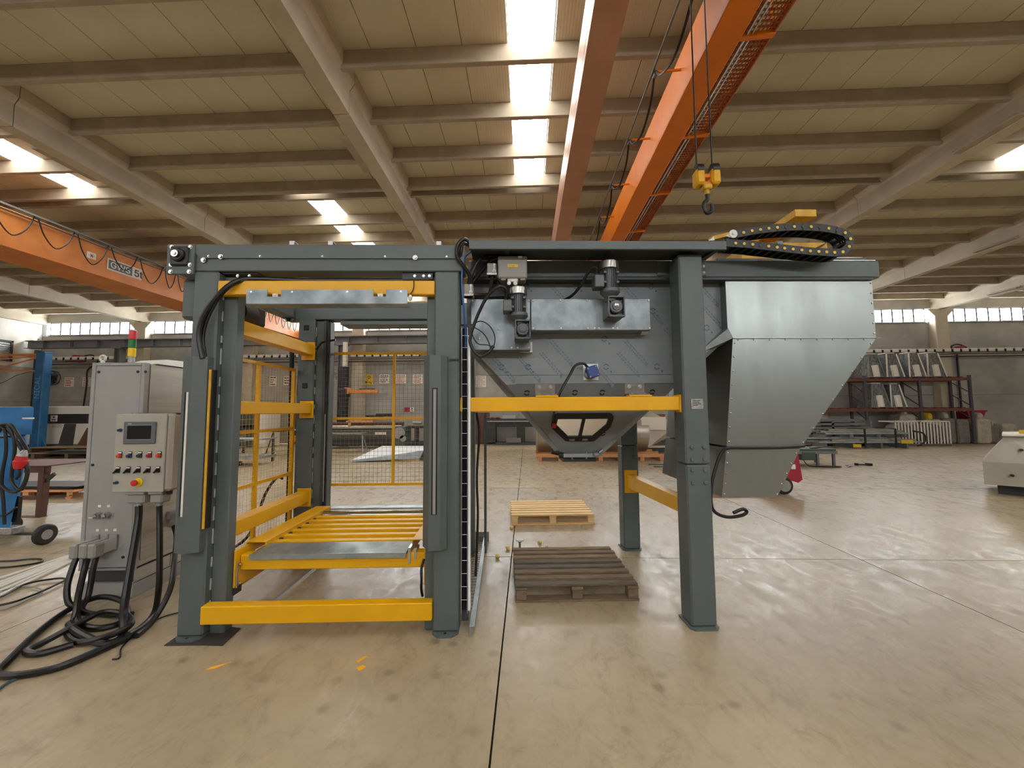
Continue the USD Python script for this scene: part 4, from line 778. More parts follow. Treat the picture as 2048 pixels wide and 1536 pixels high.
cable('black cable from the leftmost cabinet plug, making the widest loop on the floor', Z([(-3.715, 3.53, .42), (-3.72, 3.50, .36), (-3.70, 3.44, .2), (-3.64, 3.40, .08), (-3.56, 3.39, .03), (-3.30, 3.17, .02), (-3.07, 3.10, .02), (-3.00, 3.22, .02), (-3.22, 3.43, .06), (-3.50, 3.50, .07), (-3.61, 3.35, .02), (-3.45, 3.00, .02), (-3.27, 2.71, .02), (-3.19, 2.60, .02), (-3.05, 2.58, .02), (-2.88, 2.64, .02), (-2.80, 2.78, .02), (-2.74, 2.96, .02)]), .022)
cable('black cable from the middle cabinet plug, looping low on the floor', Z([(-3.635, 3.53, .42), (-3.63, 3.50, .30), (-3.56, 3.40, .14), (-3.42, 3.25, .03), (-3.27, 3.06, .02), (-3.03, 2.92, .02), (-2.84, 2.93, .06), (-2.80, 3.05, .07), (-3.00, 3.22, .06), (-3.22, 3.26, .06), (-3.23, 3.06, .06), (-3.29, 2.93, .02), (-3.29, 2.83, .02), (-3.16, 2.80, .02), (-3.05, 2.90, .02)]), .022)
cable('black cable from the right cabinet plug, dropping behind the floor coil', Z([(-3.56, 3.53, .42), (-3.555, 3.50, .31), (-3.53, 3.45, .11), (-3.49, 3.37, .02), (-3.24, 3.30, .02), (-3.02, 3.30, .02)]), .020)
cable('thick black cable hanging straight down from the operator panel', Z([(-3.117, 3.41, .87), (-3.09, 3.38, .72), (-3.02, 3.26, .40), (-2.94, 3.14, .13), (-2.80, 2.99, .02), (-2.84, 2.90, .02), (-3.13, 3.0, .05), (-3.32, 3.12, .05)]), .026)
cable('black cable from the right connector under the operator panel', Z([(-2.947, 3.41, .87), (-2.93, 3.40, .76), (-2.85, 3.33, .43), (-2.82, 3.30, .22), (-2.86, 3.32, .03), (-2.77, 3.12, .02), (-2.72, 2.95, .05)]), .021)
cable('black cable from the plug on the cabinet side beside the frame post', Z([(-3.26, 3.95, .53), (-3.15, 3.85, .46), (-2.95, 3.6, .36), (-2.76, 3.34, .20), (-2.76, 3.20, .03), (-2.70, 2.99, .02)]), .021)
cable('thin dark wire on the floor between coil and left frame post', [(-2.37, 3.37, .006), (-2.68, 3.35, .006), (-2.78, 3.21, .006), (-2.71, 2.91, .006), (-2.60, 2.77, .006), (-2.63, 2.75, .006)], .005)
cable('teal hose lying under the big black cable loop', [(-3.02, 2.46, .009), (-3.04, 2.56, .009), (-2.93, 2.69, .009), (-2.86, 2.85, .009), (-2.80, 3.05, .009)], .008, 'teal_tube')
cable('black cable bundle over the yellow upper rail, curving down to the left light curtain', [(-.56, 3.06, 2.70), (-1.23, 3.05, 2.697), (-1.63, 3.05, 2.697), (-1.96, 3.01, 2.695), (-2.06, 2.945, 2.65), (-2.16, 2.915, 2.54), (-2.25, 2.905, 2.39), (-2.285, 2.905, 2.23), (-2.245, 2.90, 2.05)], .020)
cable('second black cable beside the bundle on the upper rail', [(-.56, 3.09, 2.69), (-1.3, 3.085, 2.69), (-1.9, 3.04, 2.69), (-2.03, 2.96, 2.66), (-2.14, 2.925, 2.55), (-2.225, 2.915, 2.38), (-2.26, 2.915, 2.22), (-2.235, 2.915, 2.05)], .010)
cable('thin wire down to the small lamp under the upper rail', [(-.70, 2.985, 2.675), (-.698, 2.955, 2.66), (-.70, 2.955, 2.60), (-.722, 2.945, 2.55)], .004)
cable('black cable arching out of the left end of the canopy', [(-.24, 2.96, 2.945), (-.30, 2.93, 2.985), (-.355, 2.92, 2.93), (-.36, 2.93, 2.85), (-.32, 2.95, 2.79), (-.27, 2.99, 2.72), (-.275, 3.02, 2.65)], .015)
cable('second black cable from the canopy end, dropping behind the middle post', [(-.24, 2.98, 2.94), (-.31, 2.96, 2.96), (-.335, 2.96, 2.87), (-.335, 3.05, 2.77), (-.36, 3.2, 2.54)], .013)
cable('blue air hose beside the middle post', [(-.26, 3.02, 2.925), (-.315, 2.98, 2.84), (-.325, 2.955, 2.67), (-.315, 2.955, 2.51), (-.305, 2.98, 2.35), (-.30, 3.03, 2.12), (-.30, 3.04, 1.0), (-.30, 3.04, .3)], .008, 'blue_tube')
cable('black cable from the canopy to the hood beside the middle post', [(.0, 3.12, 2.93), (-.13, 3.06, 2.90), (-.20, 3.02, 2.85), (-.25, 3.0, 2.74), (-.262, 3.03, 2.64)], .016)
cable('black cable looping from the left gearmotor over the guard edge', [(.022, 3.0, 2.54), (.02, 2.97, 2.60), (-.04, 2.94, 2.61), (-.13, 2.95, 2.53), (-.22, 2.97, 2.35), (-.262, 2.975, 2.20), (-.23, 2.975, 2.11), (-.18, 2.975, 2.072), (-.12, 2.975, 2.10), (-.08, 2.98, 2.15)], .013)
cable('thin coiled wire hanging on the left guard box', [(-.26, 3.0, 2.32), (-.18, 2.99, 2.35), (-.11, 2.98, 2.31), (-.07, 2.98, 2.23), (-.08, 2.98, 2.15), (-.13, 2.98, 2.16), (-.20, 2.98, 2.17), (-.24, 2.98, 2.23), (-.25, 2.98, 2.30), (-.18, 2.98, 2.27), (-.13, 2.98, 2.21), (-.10, 2.98, 2.13)], .0045)
cable('black cable curving down from the right gearmotor behind the guard', [(.75, 3.015, 2.74), (.745, 3.0, 2.78), (.71, 3.0, 2.79), (.68, 3.02, 2.75), (.63, 3.08, 2.66), (.58, 3.16, 2.61), (.51, 3.24, 2.585)], .012)
cable('black cable from the blue level sensor down behind the yellow rail', [(.715, 3.25, 2.01), (.67, 3.22, 2.04), (.60, 3.20, 2.02), (.55, 3.19, 1.94), (.50, 3.17, 1.86), (.46, 3.15, 1.79), (.43, 3.20, 1.70), (.44, 3.42, 1.60), (.457, 3.50, 1.545)], .011)
cable('black cable along the chute joint, hanging down in a hook beside the post', [(2.50, 3.19, 1.335), (2.29, 3.195, 1.325), (2.04, 3.195, 1.325), (1.87, 3.19, 1.325), (1.80, 3.18, 1.29), (1.745, 3.17, 1.19), (1.69, 3.15, 1.05), (1.675, 3.15, .91), (1.70, 3.15, .82), (1.80, 3.15, .775), (1.92, 3.15, .785), (1.965, 3.15, .815), (1.93, 3.15, .835), (1.85, 3.14, .81)], .013)
cable('black cables tangled left of the junction box', [(-.09, 3.03, 2.725), (-.10, 3.06, 2.65), (-.12, 3.10, 2.60), (-.20, 3.12, 2.60), (-.27, 3.12, 2.60)], .016)
cable('black cable sagging between hood and left gearmotor', [(-.05, 3.1, 2.70), (-.0, 3.10, 2.64), (.03, 3.06, 2.58), (.025, 3.02, 2.53)], .014)
cable('black cable running along the top edge of the guard box', [(-.30, 3.2, 2.60), (-.15, 3.20, 2.595), (0, 3.2, 2.60), (.10, 3.22, 2.60)], .014)
cable('thick black cable under the canopy above the junction box', [(-.26, 3.12, 2.70), (-.20, 3.12, 2.78), (-.10, 3.10, 2.88), (.03, 3.10, 2.915), (.14, 3.12, 2.91)], .019)
cable('black drop cable behind the cable tray', [(-.24, 3.34, 1.63), (-.215, 3.34, 1.45), (-.235, 3.33, 1.1), (-.225, 3.3, .75), (-.24, 3.25, .3)], .010)
cable('black cable arc over the rear left post', [(-2.16, 4.44, 2.36), (-2.10, 4.44, 2.44), (-2.0, 4.46, 2.47), (-1.95, 4.46, 2.475)], .013)
cable('fat black hose behind the side fence', [(-2.47, 4.50, 2.40), (-2.475, 4.52, 2.25), (-2.49, 4.55, 2.0), (-2.485, 4.55, 1.7), (-2.48, 4.55, 1.3), (-2.48, 4.55, .05)], .026, 'rubber')
cable('black cable on top of the upper side rail', [(-2.27, 3.7, 2.437), (-2.27, 4.0, 2.440), (-2.27, 4.44, 2.437)], .013)
cable('striped hose curving behind the lower side fence', [(-2.50, 3.3, .55), (-2.50, 3.5, .42), (-2.5, 3.9, .45), (-2.5, 4.15, .80), (-2.5, 4.35, .93), (-2.5, 4.45, .90)], .014)
cable('dark wire drooping at the middle post foot', [(-.63, 3.10, .50), (-.645, 3.08, .44), (-.64, 3.06, .36), (-.645, 3.08, .28), (-.64, 3.10, .22)], .010)

tr = Th('cable_tray', 'galvanised wire cable tray running down the middle post and back along the floor', 'cable tray', o=(-.30, 3.2, 0), F='m')
tr.p('side_plate', bx(-.278, -.262, 2.985, 3.05, .16, 2.24, .002), 'white_sheet')
tr.p('wires', [cyl((x, 2.985, .14), (x, 2.985, 2.30), .0022, 5) for x in (-.327, -.283)] + [cyl((-.327, 2.985, z), (-.283, 2.985, z), .0022, 5) for z in np.arange(.24, 2.31, .095)], 'wire_galv', kind='stuff')
tr.p('cables', [tube([(x, 3.03, 2.3), (x + .004, 3.03, 1.2), (x, 3.03, .15)], .010, 6, 6) for x in (-.318, -.30)], 'cable', kind='stuff')
tr.p('back_plate', bx(-.335, -.28, 3.06, 3.064, .05, 2.3), 'grey_paint_dark')
tr.p('floor_side', J(bx(-.262, -.252, 2.93, 5.0, .0, .075, .001), bx(-.264, -.225, 2.93, 5.0, .075, .079, .001)), 'galv'); tr.p('end_plate', bx(-.38, -.20, 4.99, 5.0, .0, .12), 'galv')
tr.p('floor_wires', [cyl((-.36, y, .07), (-.26, y, .07), .002, 4) for y in np.arange(3.2, 4.98, .06)] + [cyl((x, 3.2, .07), (x, 4.98, .07), .002, 4) for x in np.arange(-.36, -.27, .03)], 'steel_dark', kind='stuff')
tr.p('stand_pipe', cyl((-.225, 4.6, 0), (-.225, 4.6, 1.62), .016, 10), 'grey_paint'); tr.p('tape', bx(-.42, -.345, 2.96, 2.966, 2.035, 2.05), 'black')
one('floor_mat', 'black rubber mat under the left front post', 'mat', prism([(-2.42, 2.90), (-2.16, 2.895), (-2.0, 2.885), (-2.02, 3.10), (-2.42, 3.2)], .0, .006, 'z'), 'mat_black', (-2.2, 3.0, 0), 'm')

# ================================================================ pallets and litter
def pallet(label, x0, y0, L, W, n, woods, gap, skew=0.0, seed=1, h=.144):
    t = Th('pallet', label, 'pallet', o=(x0 + L / 2, y0 + W / 2, 0), F='m'); r = random.Random(seed); st = W / n
    for k in range(n):
        y = y0 + k * st; j = r.uniform(-.008, .008); dz = r.uniform(-.002, .002)
        t.p('deck_board', bx(x0 + j, x0 + L + j, y + gap / 2, y + st - gap / 2, h - .022 + dz, h + dz, .003), r.choice(woods))
    for x in (x0 + .05, x0 + L / 2, x0 + L - .05):
        t.p('stringer_board', bx(x - .05, x + .05, y0 + .004, y0 + W - .004, h - .044, h - .024, .002), r.choice(woods))
        for y in (y0, y0 + W / 2 - .05, y0 + W - .10): t.p('block', bx(x - .045, x + .045, y + .002, y + .10, .022, h - .046, .003), r.choice(woods))
    for y in (y0, y0 + W / 2 - .05, y0 + W - .10): t.p('base_board', bx(x0, x0 + L, y, y + .10, 0, .020, .002), r.choice(woods))
    return t
pallet('weathered grey brown wooden pallet on the floor under the hopper', .09, 3.42, 1.07, .95, 8, ['wood_old', 'wood_old_b', 'wood_old_c'], .046, seed=4)
pallet('fresh pale wooden pallet on the floor behind the weathered one', .095, 5.64, 1.20, .93, 7, ['wood_new', 'wood_new_b'], .045, seed=9)
for i, (x, y, lab) in enumerate(((.094, 5.488, 'pale foam crumb just in front of the fresh pallet'), (.435, 4.881, 'pale foam crumb behind the weathered pallet, the right one of two'), (.505, 4.76, 'tiny foam crumb touching the back of the weathered pallet'), (.035, 4.689, 'pale foam crumb left of the white knob'), (-.083, 4.428, 'pale foam crumb nearest the cable tray'))):
    one('foam_crumb', lab, 'litter', blob((x, y, .022 if i != 2 else .014), (.026, .022, .022) if i != 2 else (.016, .014, .014), i + 3, .5, 2), 'foam', (x, y, 0), 'm')
kn = Th('leveling_foot', 'small white capped metal foot standing behind the weathered pallet', 'machine foot', o=(.175, 4.62, 0), F='m')
kn.p('stem', J(lathe((.175, 4.62, 0), (0, 0, 1), [(0, 0), (0, .03), (.01, .03), (.014, .014), (.10, .014), (.125, .03)], 16)), 'steel'); kn.p('disc', lathe((.175, 4.62, .125), (0, 0, 1), [(0, 0), (0, .045), (.008, .05), (.018, .045), (.02, 0)], 20), 'white_plastic')
# ================================================================ left of the machine
wd = Th('welding_machine', 'blue welding machine on small wheels at the left edge', 'welding machine', o=(-6.55, 4.8, 0))
wd.p('body', hull([(-7.4, 4.62, .24), (-6.40, 4.62, .24), (-7.9, 5.3, .24), (-7.25, 5.3, .24), (-7.4, 4.62, 1.28), (-6.24, 4.62, 1.20), (-7.9, 5.3, 1.28), (-7.2, 5.3, 1.20), (-6.30, 4.62, 1.36), (-7.2, 5.3, 1.36)]), 'welder_blue')
wd.p('wire_feeder', hull([(-7.5, 4.75, 1.38), (-6.38, 4.75, 1.38), (-7.9, 5.25, 1.38), (-7.15, 5.25, 1.38), (-7.5, 4.75, 1.735), (-6.38, 4.75, 1.735), (-7.9, 5.25, 1.735), (-7.15, 5.25, 1.735)]), 'welder_blue'); wd.p('print', J(bx(-6.52, -6.36, 4.745, 4.75, 1.58, 1.60), bx(-6.40, -6.28, 4.612, 4.622, 1.15, 1.24), bx(-6.42, -6.33, 4.612, 4.622, 1.30, 1.33)), 'white_plastic')
wd.p('logo', torus((-6.37, 4.615, 1.03), (0, 1, 0), .055, .010, 18), 'white_plastic'); wd.p('rear_grille', bx(-6.42, -6.33, 4.64, 4.68, .30, .62, .01), 'black')
wd.p('axle', bar((-7.0, 4.75, .13), (-6.08, 4.75, .135), .05, .025), 'steel_dark'); wd.p('chassis', bx(-7.3, -6.36, 4.6, 4.75, .16, .245, .01), 'plate_alu')
wd.p('wheel', lathe((-6.13, 4.75, .125), (1, 0, 0), [(0, .03), (0, .11), (.012, .125), (.045, .125), (.057, .11), (.057, .03)], 24), 'rubber'); wd.p('wheel_hub', cyl((-6.135, 4.75, .125), (-6.07, 4.75, .125), .06, 18), 'box_grey'); wd.p('wheel', lathe((-7.20, 5.2, .11), (1, 0, 0), [(0, .03), (0, .10), (.01, .11), (.04, .11), (.05, .10), (.05, .03)], 22), 'rubber')
for i, pts in enumerate(([(-6.62, 4.6, 1.42), (-6.5, 4.57, 1.5), (-6.38, 4.56, 1.42), (-6.33, 4.56, 1.2), (-6.36, 4.57, .9), (-6.32, 4.56, .8), (-6.2, 4.56, .72), (-6.15, 4.57, .95), (-6.25, 4.58, 1.1)],
                         [(-6.62, 4.58, 1.40), (-6.48, 4.55, 1.47), (-6.43, 4.55, 1.2), (-6.47, 4.56, .85), (-6.42, 4.56, .55), (-6.4, 4.57, .3)], [(-6.62, 4.58, .95), (-6.5, 4.56, .82), (-6.38, 4.55, .72), (-6.25, 4.56, .70), (-6.17, 4.57, .85), (-6.19, 4.58, 1.05), (-6.3, 4.58, 1.25), (-6.45, 4.57, 1.45)],
                         [(-6.6, 4.57, .42), (-6.5, 4.56, .40), (-6.38, 4.57, .42), (-6.3, 4.6, .5)], [(-6.60, 4.55, 1.50), (-6.40, 4.54, 1.52), (-6.28, 4.55, 1.38), (-6.22, 4.6, 1.2)])):
    wd.p('hose', tube(pts, .017 if i != 3 else .012, 8), 'rubber')
rp = Th('industrial_plug', 'red industrial plug hanging beside the welding machine', 'plug', o=(-6.25, 4.55, 1.0))
rp.p('body', lathe((-6.235, 4.55, .98), (.1, 0, 1), [(0, 0), (0, .05), (.05, .062), (.09, .066), (.10, .055), (.15, .05), (.15, 0)], 18), 'red'); rp.p('cap', lathe((-6.22, 4.55, 1.125), (.2, .2, 1), [(0, .05), (.02, .05), (.05, .035), (.08, .02), (.08, 0)], 16), 'plate_alu')
rp.p('cord', tube([(-6.235, 4.55, .98), (-6.23, 4.55, .90), (-6.28, 4.56, .85)], .015, 8), 'rubber')
wk = Th('steel_bench', 'brown steel bench frame behind the welding machine', 'bench', o=(-8.0, 6.1, 0))
wk.p('top', bx(-8.9, -7.70, 5.95, 6.85, .80, .815, .003), 'brown_steel'); wk.p('apron', bx(-8.9, -7.72, 5.97, 6.03, .70, .80, .003), 'brown_steel')
for x, y in ((-7.80, 6.0), (-8.75, 6.0), (-7.80, 6.75), (-8.75, 6.75)): wk.p('leg', bx(x - .05, x + .05, y - .04, y + .04, 0, .80, .004), 'brown_steel')
wk.p('stretcher', bx(-8.75, -7.84, 5.98, 6.02, .27, .33), 'brown_steel'); wk.p('handle', bar((-7.76, 6.0, .56), (-7.62, 6.0, .68), .03, .05), 'steel_dark')
wk.p('floor_plate', bx(-8.3, -7.75, 5.94, 6.05, 0, .006), 'brown_steel')
po = Th('pallet', 'orange tinted wooden pallet carrying black sheets, behind the steel bench', 'pallet', o=(-9.6, 7.6, 0))
for k in range(5): po.p('deck_board', bx(-10.9, -8.75, 7.25 + k * .17, 7.38 + k * .17, .125, .147, .003), 'wood_orange')
for x in (-10.8, -9.8, -8.9):
    po.p('base_board', bx(x - .06, x + .06, 7.25, 8.1, 0, .03), 'wood_orange')
    for y in (7.27, 7.6, 8.0): po.p('block', bx(x - .06, x + .06, y, y + .1, .03, .125), 'wood_orange')
one('black_sheet_stack', 'stack of thin black sheets lying on the orange pallet', 'sheet stack', [bx(-10.8 + k * .05, -9.1 + k * .09, 7.4 - k * .02, 8.0 - k * .02, .150 + k * .018, .164 + k * .018, .002) for k in range(4)] + [bx(-10.6, -10.35, 7.38, 7.42, .23, .27)], 'dark_machine', (-10, 7.7, .15))
one('timber_block', 'short dark timber block beside the cabinet, left of its base', 'timber', bx(-8.35, -8.05, 7.30, 7.46, 0, .10, .004), 'brown_steel', (-8.2, 7.4, 0))
one('timber_offcut', 'pale board leaning over the small timber block', 'timber', bar((-8.9, 7.3, .06), (-8.1, 7.6, .16), .10, .02), 'wood_old_c', (-8.5, 7.45, .04))
bars = [((-4.93, 3.98), (-5.0, 4.70)), ((-4.86, 3.9), (-4.96, 4.68)), ((-4.80, 3.86), (-4.92, 4.64)), ((-4.70, 3.83), (-4.89, 4.62)), ((-4.62, 3.84), (-4.86, 4.62)), ((-5.05, 4.2), (-5.03, 4.72))]
for i, (a, b) in enumerate(bars):
    d = np.array(b) - np.array(a); e = np.array(a) - d * .8
    one('flat_bar', ('leftmost', 'second from left', 'third from left', 'third from right', 'second from right', 'rightmost')[(1, 2, 3, 4, 5, 0)[i]] + ' pale flat bar lying on the floor left of the cabinet', 'steel bar', bar((e[0], e[1], .008), (b[0], b[1], .008), .045, .014), 'wall_white', ((e[0] + b[0]) / 2, (e[1] + b[1]) / 2, 0), 'm', group='flat bars on the floor')
cable('thin black cord making a flat hairpin on the floor below the welding machine', [(-6.4, 4.2, .01), (-5.84, 4.2, .01), (-5.62, 4.27, .01), (-5.47, 4.25, .01), (-5.40, 4.15, .01), (-5.63, 4.03, .01), (-6.3, 4.0, .01)], .009, F='b')
cable('thin dark cord looped over the flat bars at the left edge', [(-4.95, 3.0, .018), (-4.52, 3.24, .018), (-4.46, 3.40, .02), (-4.51, 3.64, .02), (-4.56, 3.74, .02), (-4.68, 3.75, .02), (-4.82, 3.62, .02), (-4.7, 3.3, .02), (-4.9, 2.95, .018)], .009, F='b')
cable('thin pale cord in a small loop at the left edge', [(-4.7, 2.95, .012), (-4.41, 3.17, .012), (-4.42, 3.35, .012), (-4.48, 3.50, .012), (-4.70, 3.59, .012), (-4.87, 3.56, .012), (-4.90, 3.3, .012)], .006, 'box_grey', F='b')

jp = Th('jib_crane', 'blue jib crane post with thin orange arm near the left wall', 'jib crane', o=(-21.85, 16.5, 0))
JX, JY = -21.85, 16.5
jp.p('post', bx(JX - .21, JX + .21, JY - .16, JY + .16, .03, 4.40, .03), 'jib_blue'); jp.p('base_plate', bx(JX - .45, JX + .45, JY - .4, JY + .4, 0, .03, .005), 'jib_blue')
for s in (-1, 1): jp.p('gusset', prism([(JX + s * .21, .03), (JX + s * .21, .5), (JX + s * .5, .03)], JY - .02, JY + .02, 'y'), 'jib_blue')
jp.p('head', bx(JX - .24, JX + .24, JY - .19, JY + .19, 4.38, 4.43), 'jib_blue'); jp.p('collar', bx(JX - .24, JX + .24, JY - .19, JY + .19, 3.46, 3.54), 'jib_blue')
jp.p('lettering', text('NICAL', .24, (JX + .10, JY - .163, 2.3), (0, 0, 1), (-1, 0, 0), .004), 'post_blue_pale')
jp.p('arm', bx(JX - 4.0, JX - .21, JY - .08, JY + .08, 4.26, 4.36), 'crane_old'); jp.p('tie_rod', bar((JX - .21, JY, 3.58), (JX - 4.0, JY, 3.62), .06, .07), 'crane_old'); jp.p('tie_rod', bar((JX - .21, JY, 4.22), (JX - 2.4, JY, 3.64), .05, .05), 'crane_old'); jp.p('tie_rod', bar((JX - .21, JY, 4.24), (JX - 4.0, JY, 4.02), .05, .05), 'crane_old')
cable('slack wire drooping under the blue jib arm', [(JX - 3.95, JY, 4.2), (JX - 3.6, JY, 3.4), (JX - 3.2, JY, 3.5), (JX - 2.2, JY, 3.0), (JX - 1.2, JY, 3.4), (JX - .4, JY, 3.58)], .012, F='b')
lz = Th('laser_cutter', 'long white machine housing with a black window band near the left wall', 'machine', o=(-20, 17.2, 0))
lz.p('housing', bx(-25.2, -18.3, 17.0, 18.4, .22, 1.98, .04), 'laser_white'); lz.p('plinth', bx(-25.1, -18.4, 17.1, 18.3, 0, .22), 'laser_black'); lz.p('window_band', bx(-25.1, -18.4, 16.98, 17.0, 1.18, 1.62, .004), 'laser_black')
lz.p('badge', bx(-21.95, -21.62, 16.968, 16.98, 1.28, 1.56, .004), 'laser_white'); lz.p('badge_print', J(bx(-21.82, -21.75, 16.964, 16.968, 1.44, 1.52), bx(-21.88, -21.68, 16.964, 16.968, 1.34, 1.38)), 'sign_ink')
lz.p('viewing_pane', bx(-20.2, -19.6, 16.97, 16.98, 1.24, 1.54, .004), 'steel_dark'); lz.p('control_screen', bx(-19.3, -18.7, 16.97, 16.98, 1.26, 1.46, .004), 'bezel')
lz.p('lettering', text('LC 4020', .14, (-22.2, 16.995, 1.0), depth=.004), 'plate_alu'); lz.p('beacon', lathe((-20.6, 17.6, 1.98), (0, 0, 1), [(0, 0), (0, .1), (.14, .09), (.2, 0)], 14), 'wall_lamp'); lz.p('vent', bx(-19.9, -19.6, 17.3, 17.8, 1.98, 2.06), 'foam'); lz.p('vent', bx(-19.4, -19.1, 17.3, 17.8, 1.98, 2.06), 'foam')
pp = Th('pallet', 'dark wooden pallet loaded with scrap plate in front of the laser cutter', 'pallet', o=(-17.3, 14.2, 0))
for k in range(6): pp.p('deck_board', bx(-19.6, -15.5, 13.6 + k * .24, 13.8 + k * .24, .16, .185), 'wood_old_c')
for x in (-19.5, -18.2, -16.9, -15.7): pp.p('runner', bx(x - .07, x + .07, 13.62, 15.0, 0, .16), 'wood_old')
pt = Th('pallet', 'second dark pallet stacked on the loaded one in front of the laser cutter', 'pallet', o=(-17.0, 14.6, .185))
for k in range(5): pt.p('deck_board', bx(-18.9, -15.3, 13.95 + k * .25, 14.15 + k * .25, .335, .36), 'wood_old_c')
for x in (-18.8, -17.1, -15.5): pt.p('runner', bx(x - .07, x + .07, 13.97, 15.1, .185, .335), 'wood_old_b')
one('scrap_plates', 'grey scrap plates between the two dark pallets', 'scrap', [bx(-17.6 + .1 * k, -16.0 + .05 * k, 13.55, 13.9, .187 + .03 * k, .21 + .03 * k) for k in range(4)], 'steel_dark', (-16.8, 13.7, .187))
one('steel_sheet', 'black steel sheet leaning in front of the white laser cutter beside the jib post', 'steel sheet', hull([(x, y + d, z) for x, y, z in ((-18.75, 14.8, .362), (-18.15, 14.8, .362), (-18.85, 15.05, 1.22), (-18.38, 15.05, 1.22)) for d in (0, .03)]), 'dark_machine', (-18.5, 14.9, .362))
one('steel_sheet', 'rusty brown plate standing on the pallets in front of the white laser cutter', 'steel sheet', hull([(x, y + d, z) for x, y, z in ((-17.95, 14.8, .362), (-17.2, 14.8, .362), (-17.82, 15.0, 1.06), (-17.22, 15.0, 1.06)) for d in (0, .04)]), 'rust', (-17.5, 14.9, .362))

# ================================================================ things on the far wall
WY = Y1 - .004
def sign(x0, x1, z0, z1, bg, ink, label, rows=4, head=False, name='wall_sign', gr=None, x=None):
    s_ = Th(name, label, 'sign', o=((x0 + x1) / 2, WY, z0), group=gr); rr = random.Random(int(x0 * 50) + 999)
    s_.p('plate', bx(x0, x1, WY - .02, WY, z0, z1, .003), bg)
    L = []; h = (z1 - z0) / (rows * 2 + 1)
    for k in range(rows):
        zz = z1 - h * (2 * k + 1.9); q = x0 + .05; e = x1 - .05 - (rr.uniform(0, .15) if k else 0)
        while q < e - .02:
            w = rr.uniform(.03, .09); L.append(bx(q, min(q + w, e), WY - .023, WY - .02, zz, zz + h * (1.1 if head and k == 0 else .9))); q += w + .018
    s_.p('lettering', L, ink, kind='stuff'); return s_
sign(-7.58, -7.07, 3.07, 3.53, 'sign_white', 'sign_ink', 'white wall notice with dark lines of writing, right of the yellow one')
sign(-6.73, -6.19, 3.06, 3.52, 'sign_white', 'sign_pink', 'left of two red lettered white wall notices behind the mesh fence', 5)
sign(-5.84, -5.33, 3.05, 3.51, 'sign_white', 'sign_pink', 'right of two red lettered white wall notices, beside the middle post', 5)
sign(-2.60, -2.07, 2.82, 3.42, 'sign_white', 'box_grey', 'pale wall notice below the left slope of the hopper', 7)
sign(-14.31, -13.88, 3.06, 3.52, 'sign_white', 'sign_pink', 'red lettered notice seen through the left part of the side fence', 5)
sign(-13.38, -13.0, 2.99, 3.51, 'sign_white', 'rust', 'brown headed notice seen through the middle of the side fence', 4, True)
sign(-12.63, -12.14, 3.04, 3.50, 'sign_white', 'sign_ink', 'black lettered notice seen through the side fence beside the rear post', 3, True)
sign(-24.56, -24.04, 3.05, 3.55, 'sign_white', 'red_dark', 'red lettered wall notice beside the fan', 5)
sign(-23.56, -23.07, 3.06, 3.54, 'sign_white', 'red_dark', 'red lettered wall notice beside the control cabinet edge', 5)
ys_ = Th('wall_sign', 'yellow crane warning sign on the far wall behind the fence', 'sign', o=(-8.15, WY, 3.0))
ys_.p('plate', bx(-8.39, -7.91, WY - .02, WY, 3.0, 3.54, .003), 'sign_yellow'); ys_.p('pictogram', J(torus((-8.12, WY - .022, 3.40), (0, 1, 0), .06, .014, 14), bar((-8.12, WY - .022, 3.34), (-8.20, WY - .022, 3.22), .01, .03, (0, 1, 0)), bx(-8.16, -7.99, WY - .025, WY - .02, 3.11, 3.14), bx(-8.02, -7.99, WY - .025, WY - .02, 3.05, 3.14), bx(-8.3, -8.2, WY - .025, WY - .02, 3.10, 3.18)), 'sign_ink')
es2 = Th('wall_sign', 'small red and white fire sign low on the far wall', 'sign', o=(-6.0, WY, 1.6))
es2.p('plate', bx(-6.27, -5.98, WY - .02, WY, 1.62, 1.83, .003), 'red_dark'); es2.p('plate', bx(-5.97, -5.76, WY - .02, WY, 1.62, 1.83, .003), 'sign_white'); es2.p('pictogram', J(torus((-6.12, WY - .022, 1.725), (0, 1, 0), .05, .012, 12), bx(-5.9, -5.83, WY - .024, WY - .02, 1.74, 1.8), bx(-5.91, -5.82, WY - .024, WY - .02, 1.66, 1.69)), 'sign_ink')
fn = Th('wall_fan', 'round black wall fan left of the control cabinet', 'fan', o=(-25.1, WY, 3.5))
fn.p('guard', [torus((-25.1, WY - .22, 3.53), (0, 1, 0), r_, .008, 28, 5) for r_ in np.arange(.08, .39, .05)] + [torus((-25.1, WY - .08, 3.53), (0, 1, 0), .37, .014, 28, 5)], 'black', kind='stuff'); fn.p('hub', cyl((-25.1, WY - .25, 3.53), (-25.1, WY - .05, 3.53), .075, 16), 'black')
for k in range(4):
    a = k * 1.571 + .4; fn.p('blade', bar((-25.1 + .06 * math.cos(a), WY - .15, 3.53 + .06 * math.sin(a)), (-25.1 + .33 * math.cos(a), WY - .15, 3.53 + .33 * math.sin(a)), .14, .01, (.3 * math.sin(a), 1, -.3 * math.cos(a))), 'dark_machine')
fn.p('bracket', bx(-25.15, -25.05, WY - .08, WY, 3.4, 3.66), 'black')
BY = Y1 - .42
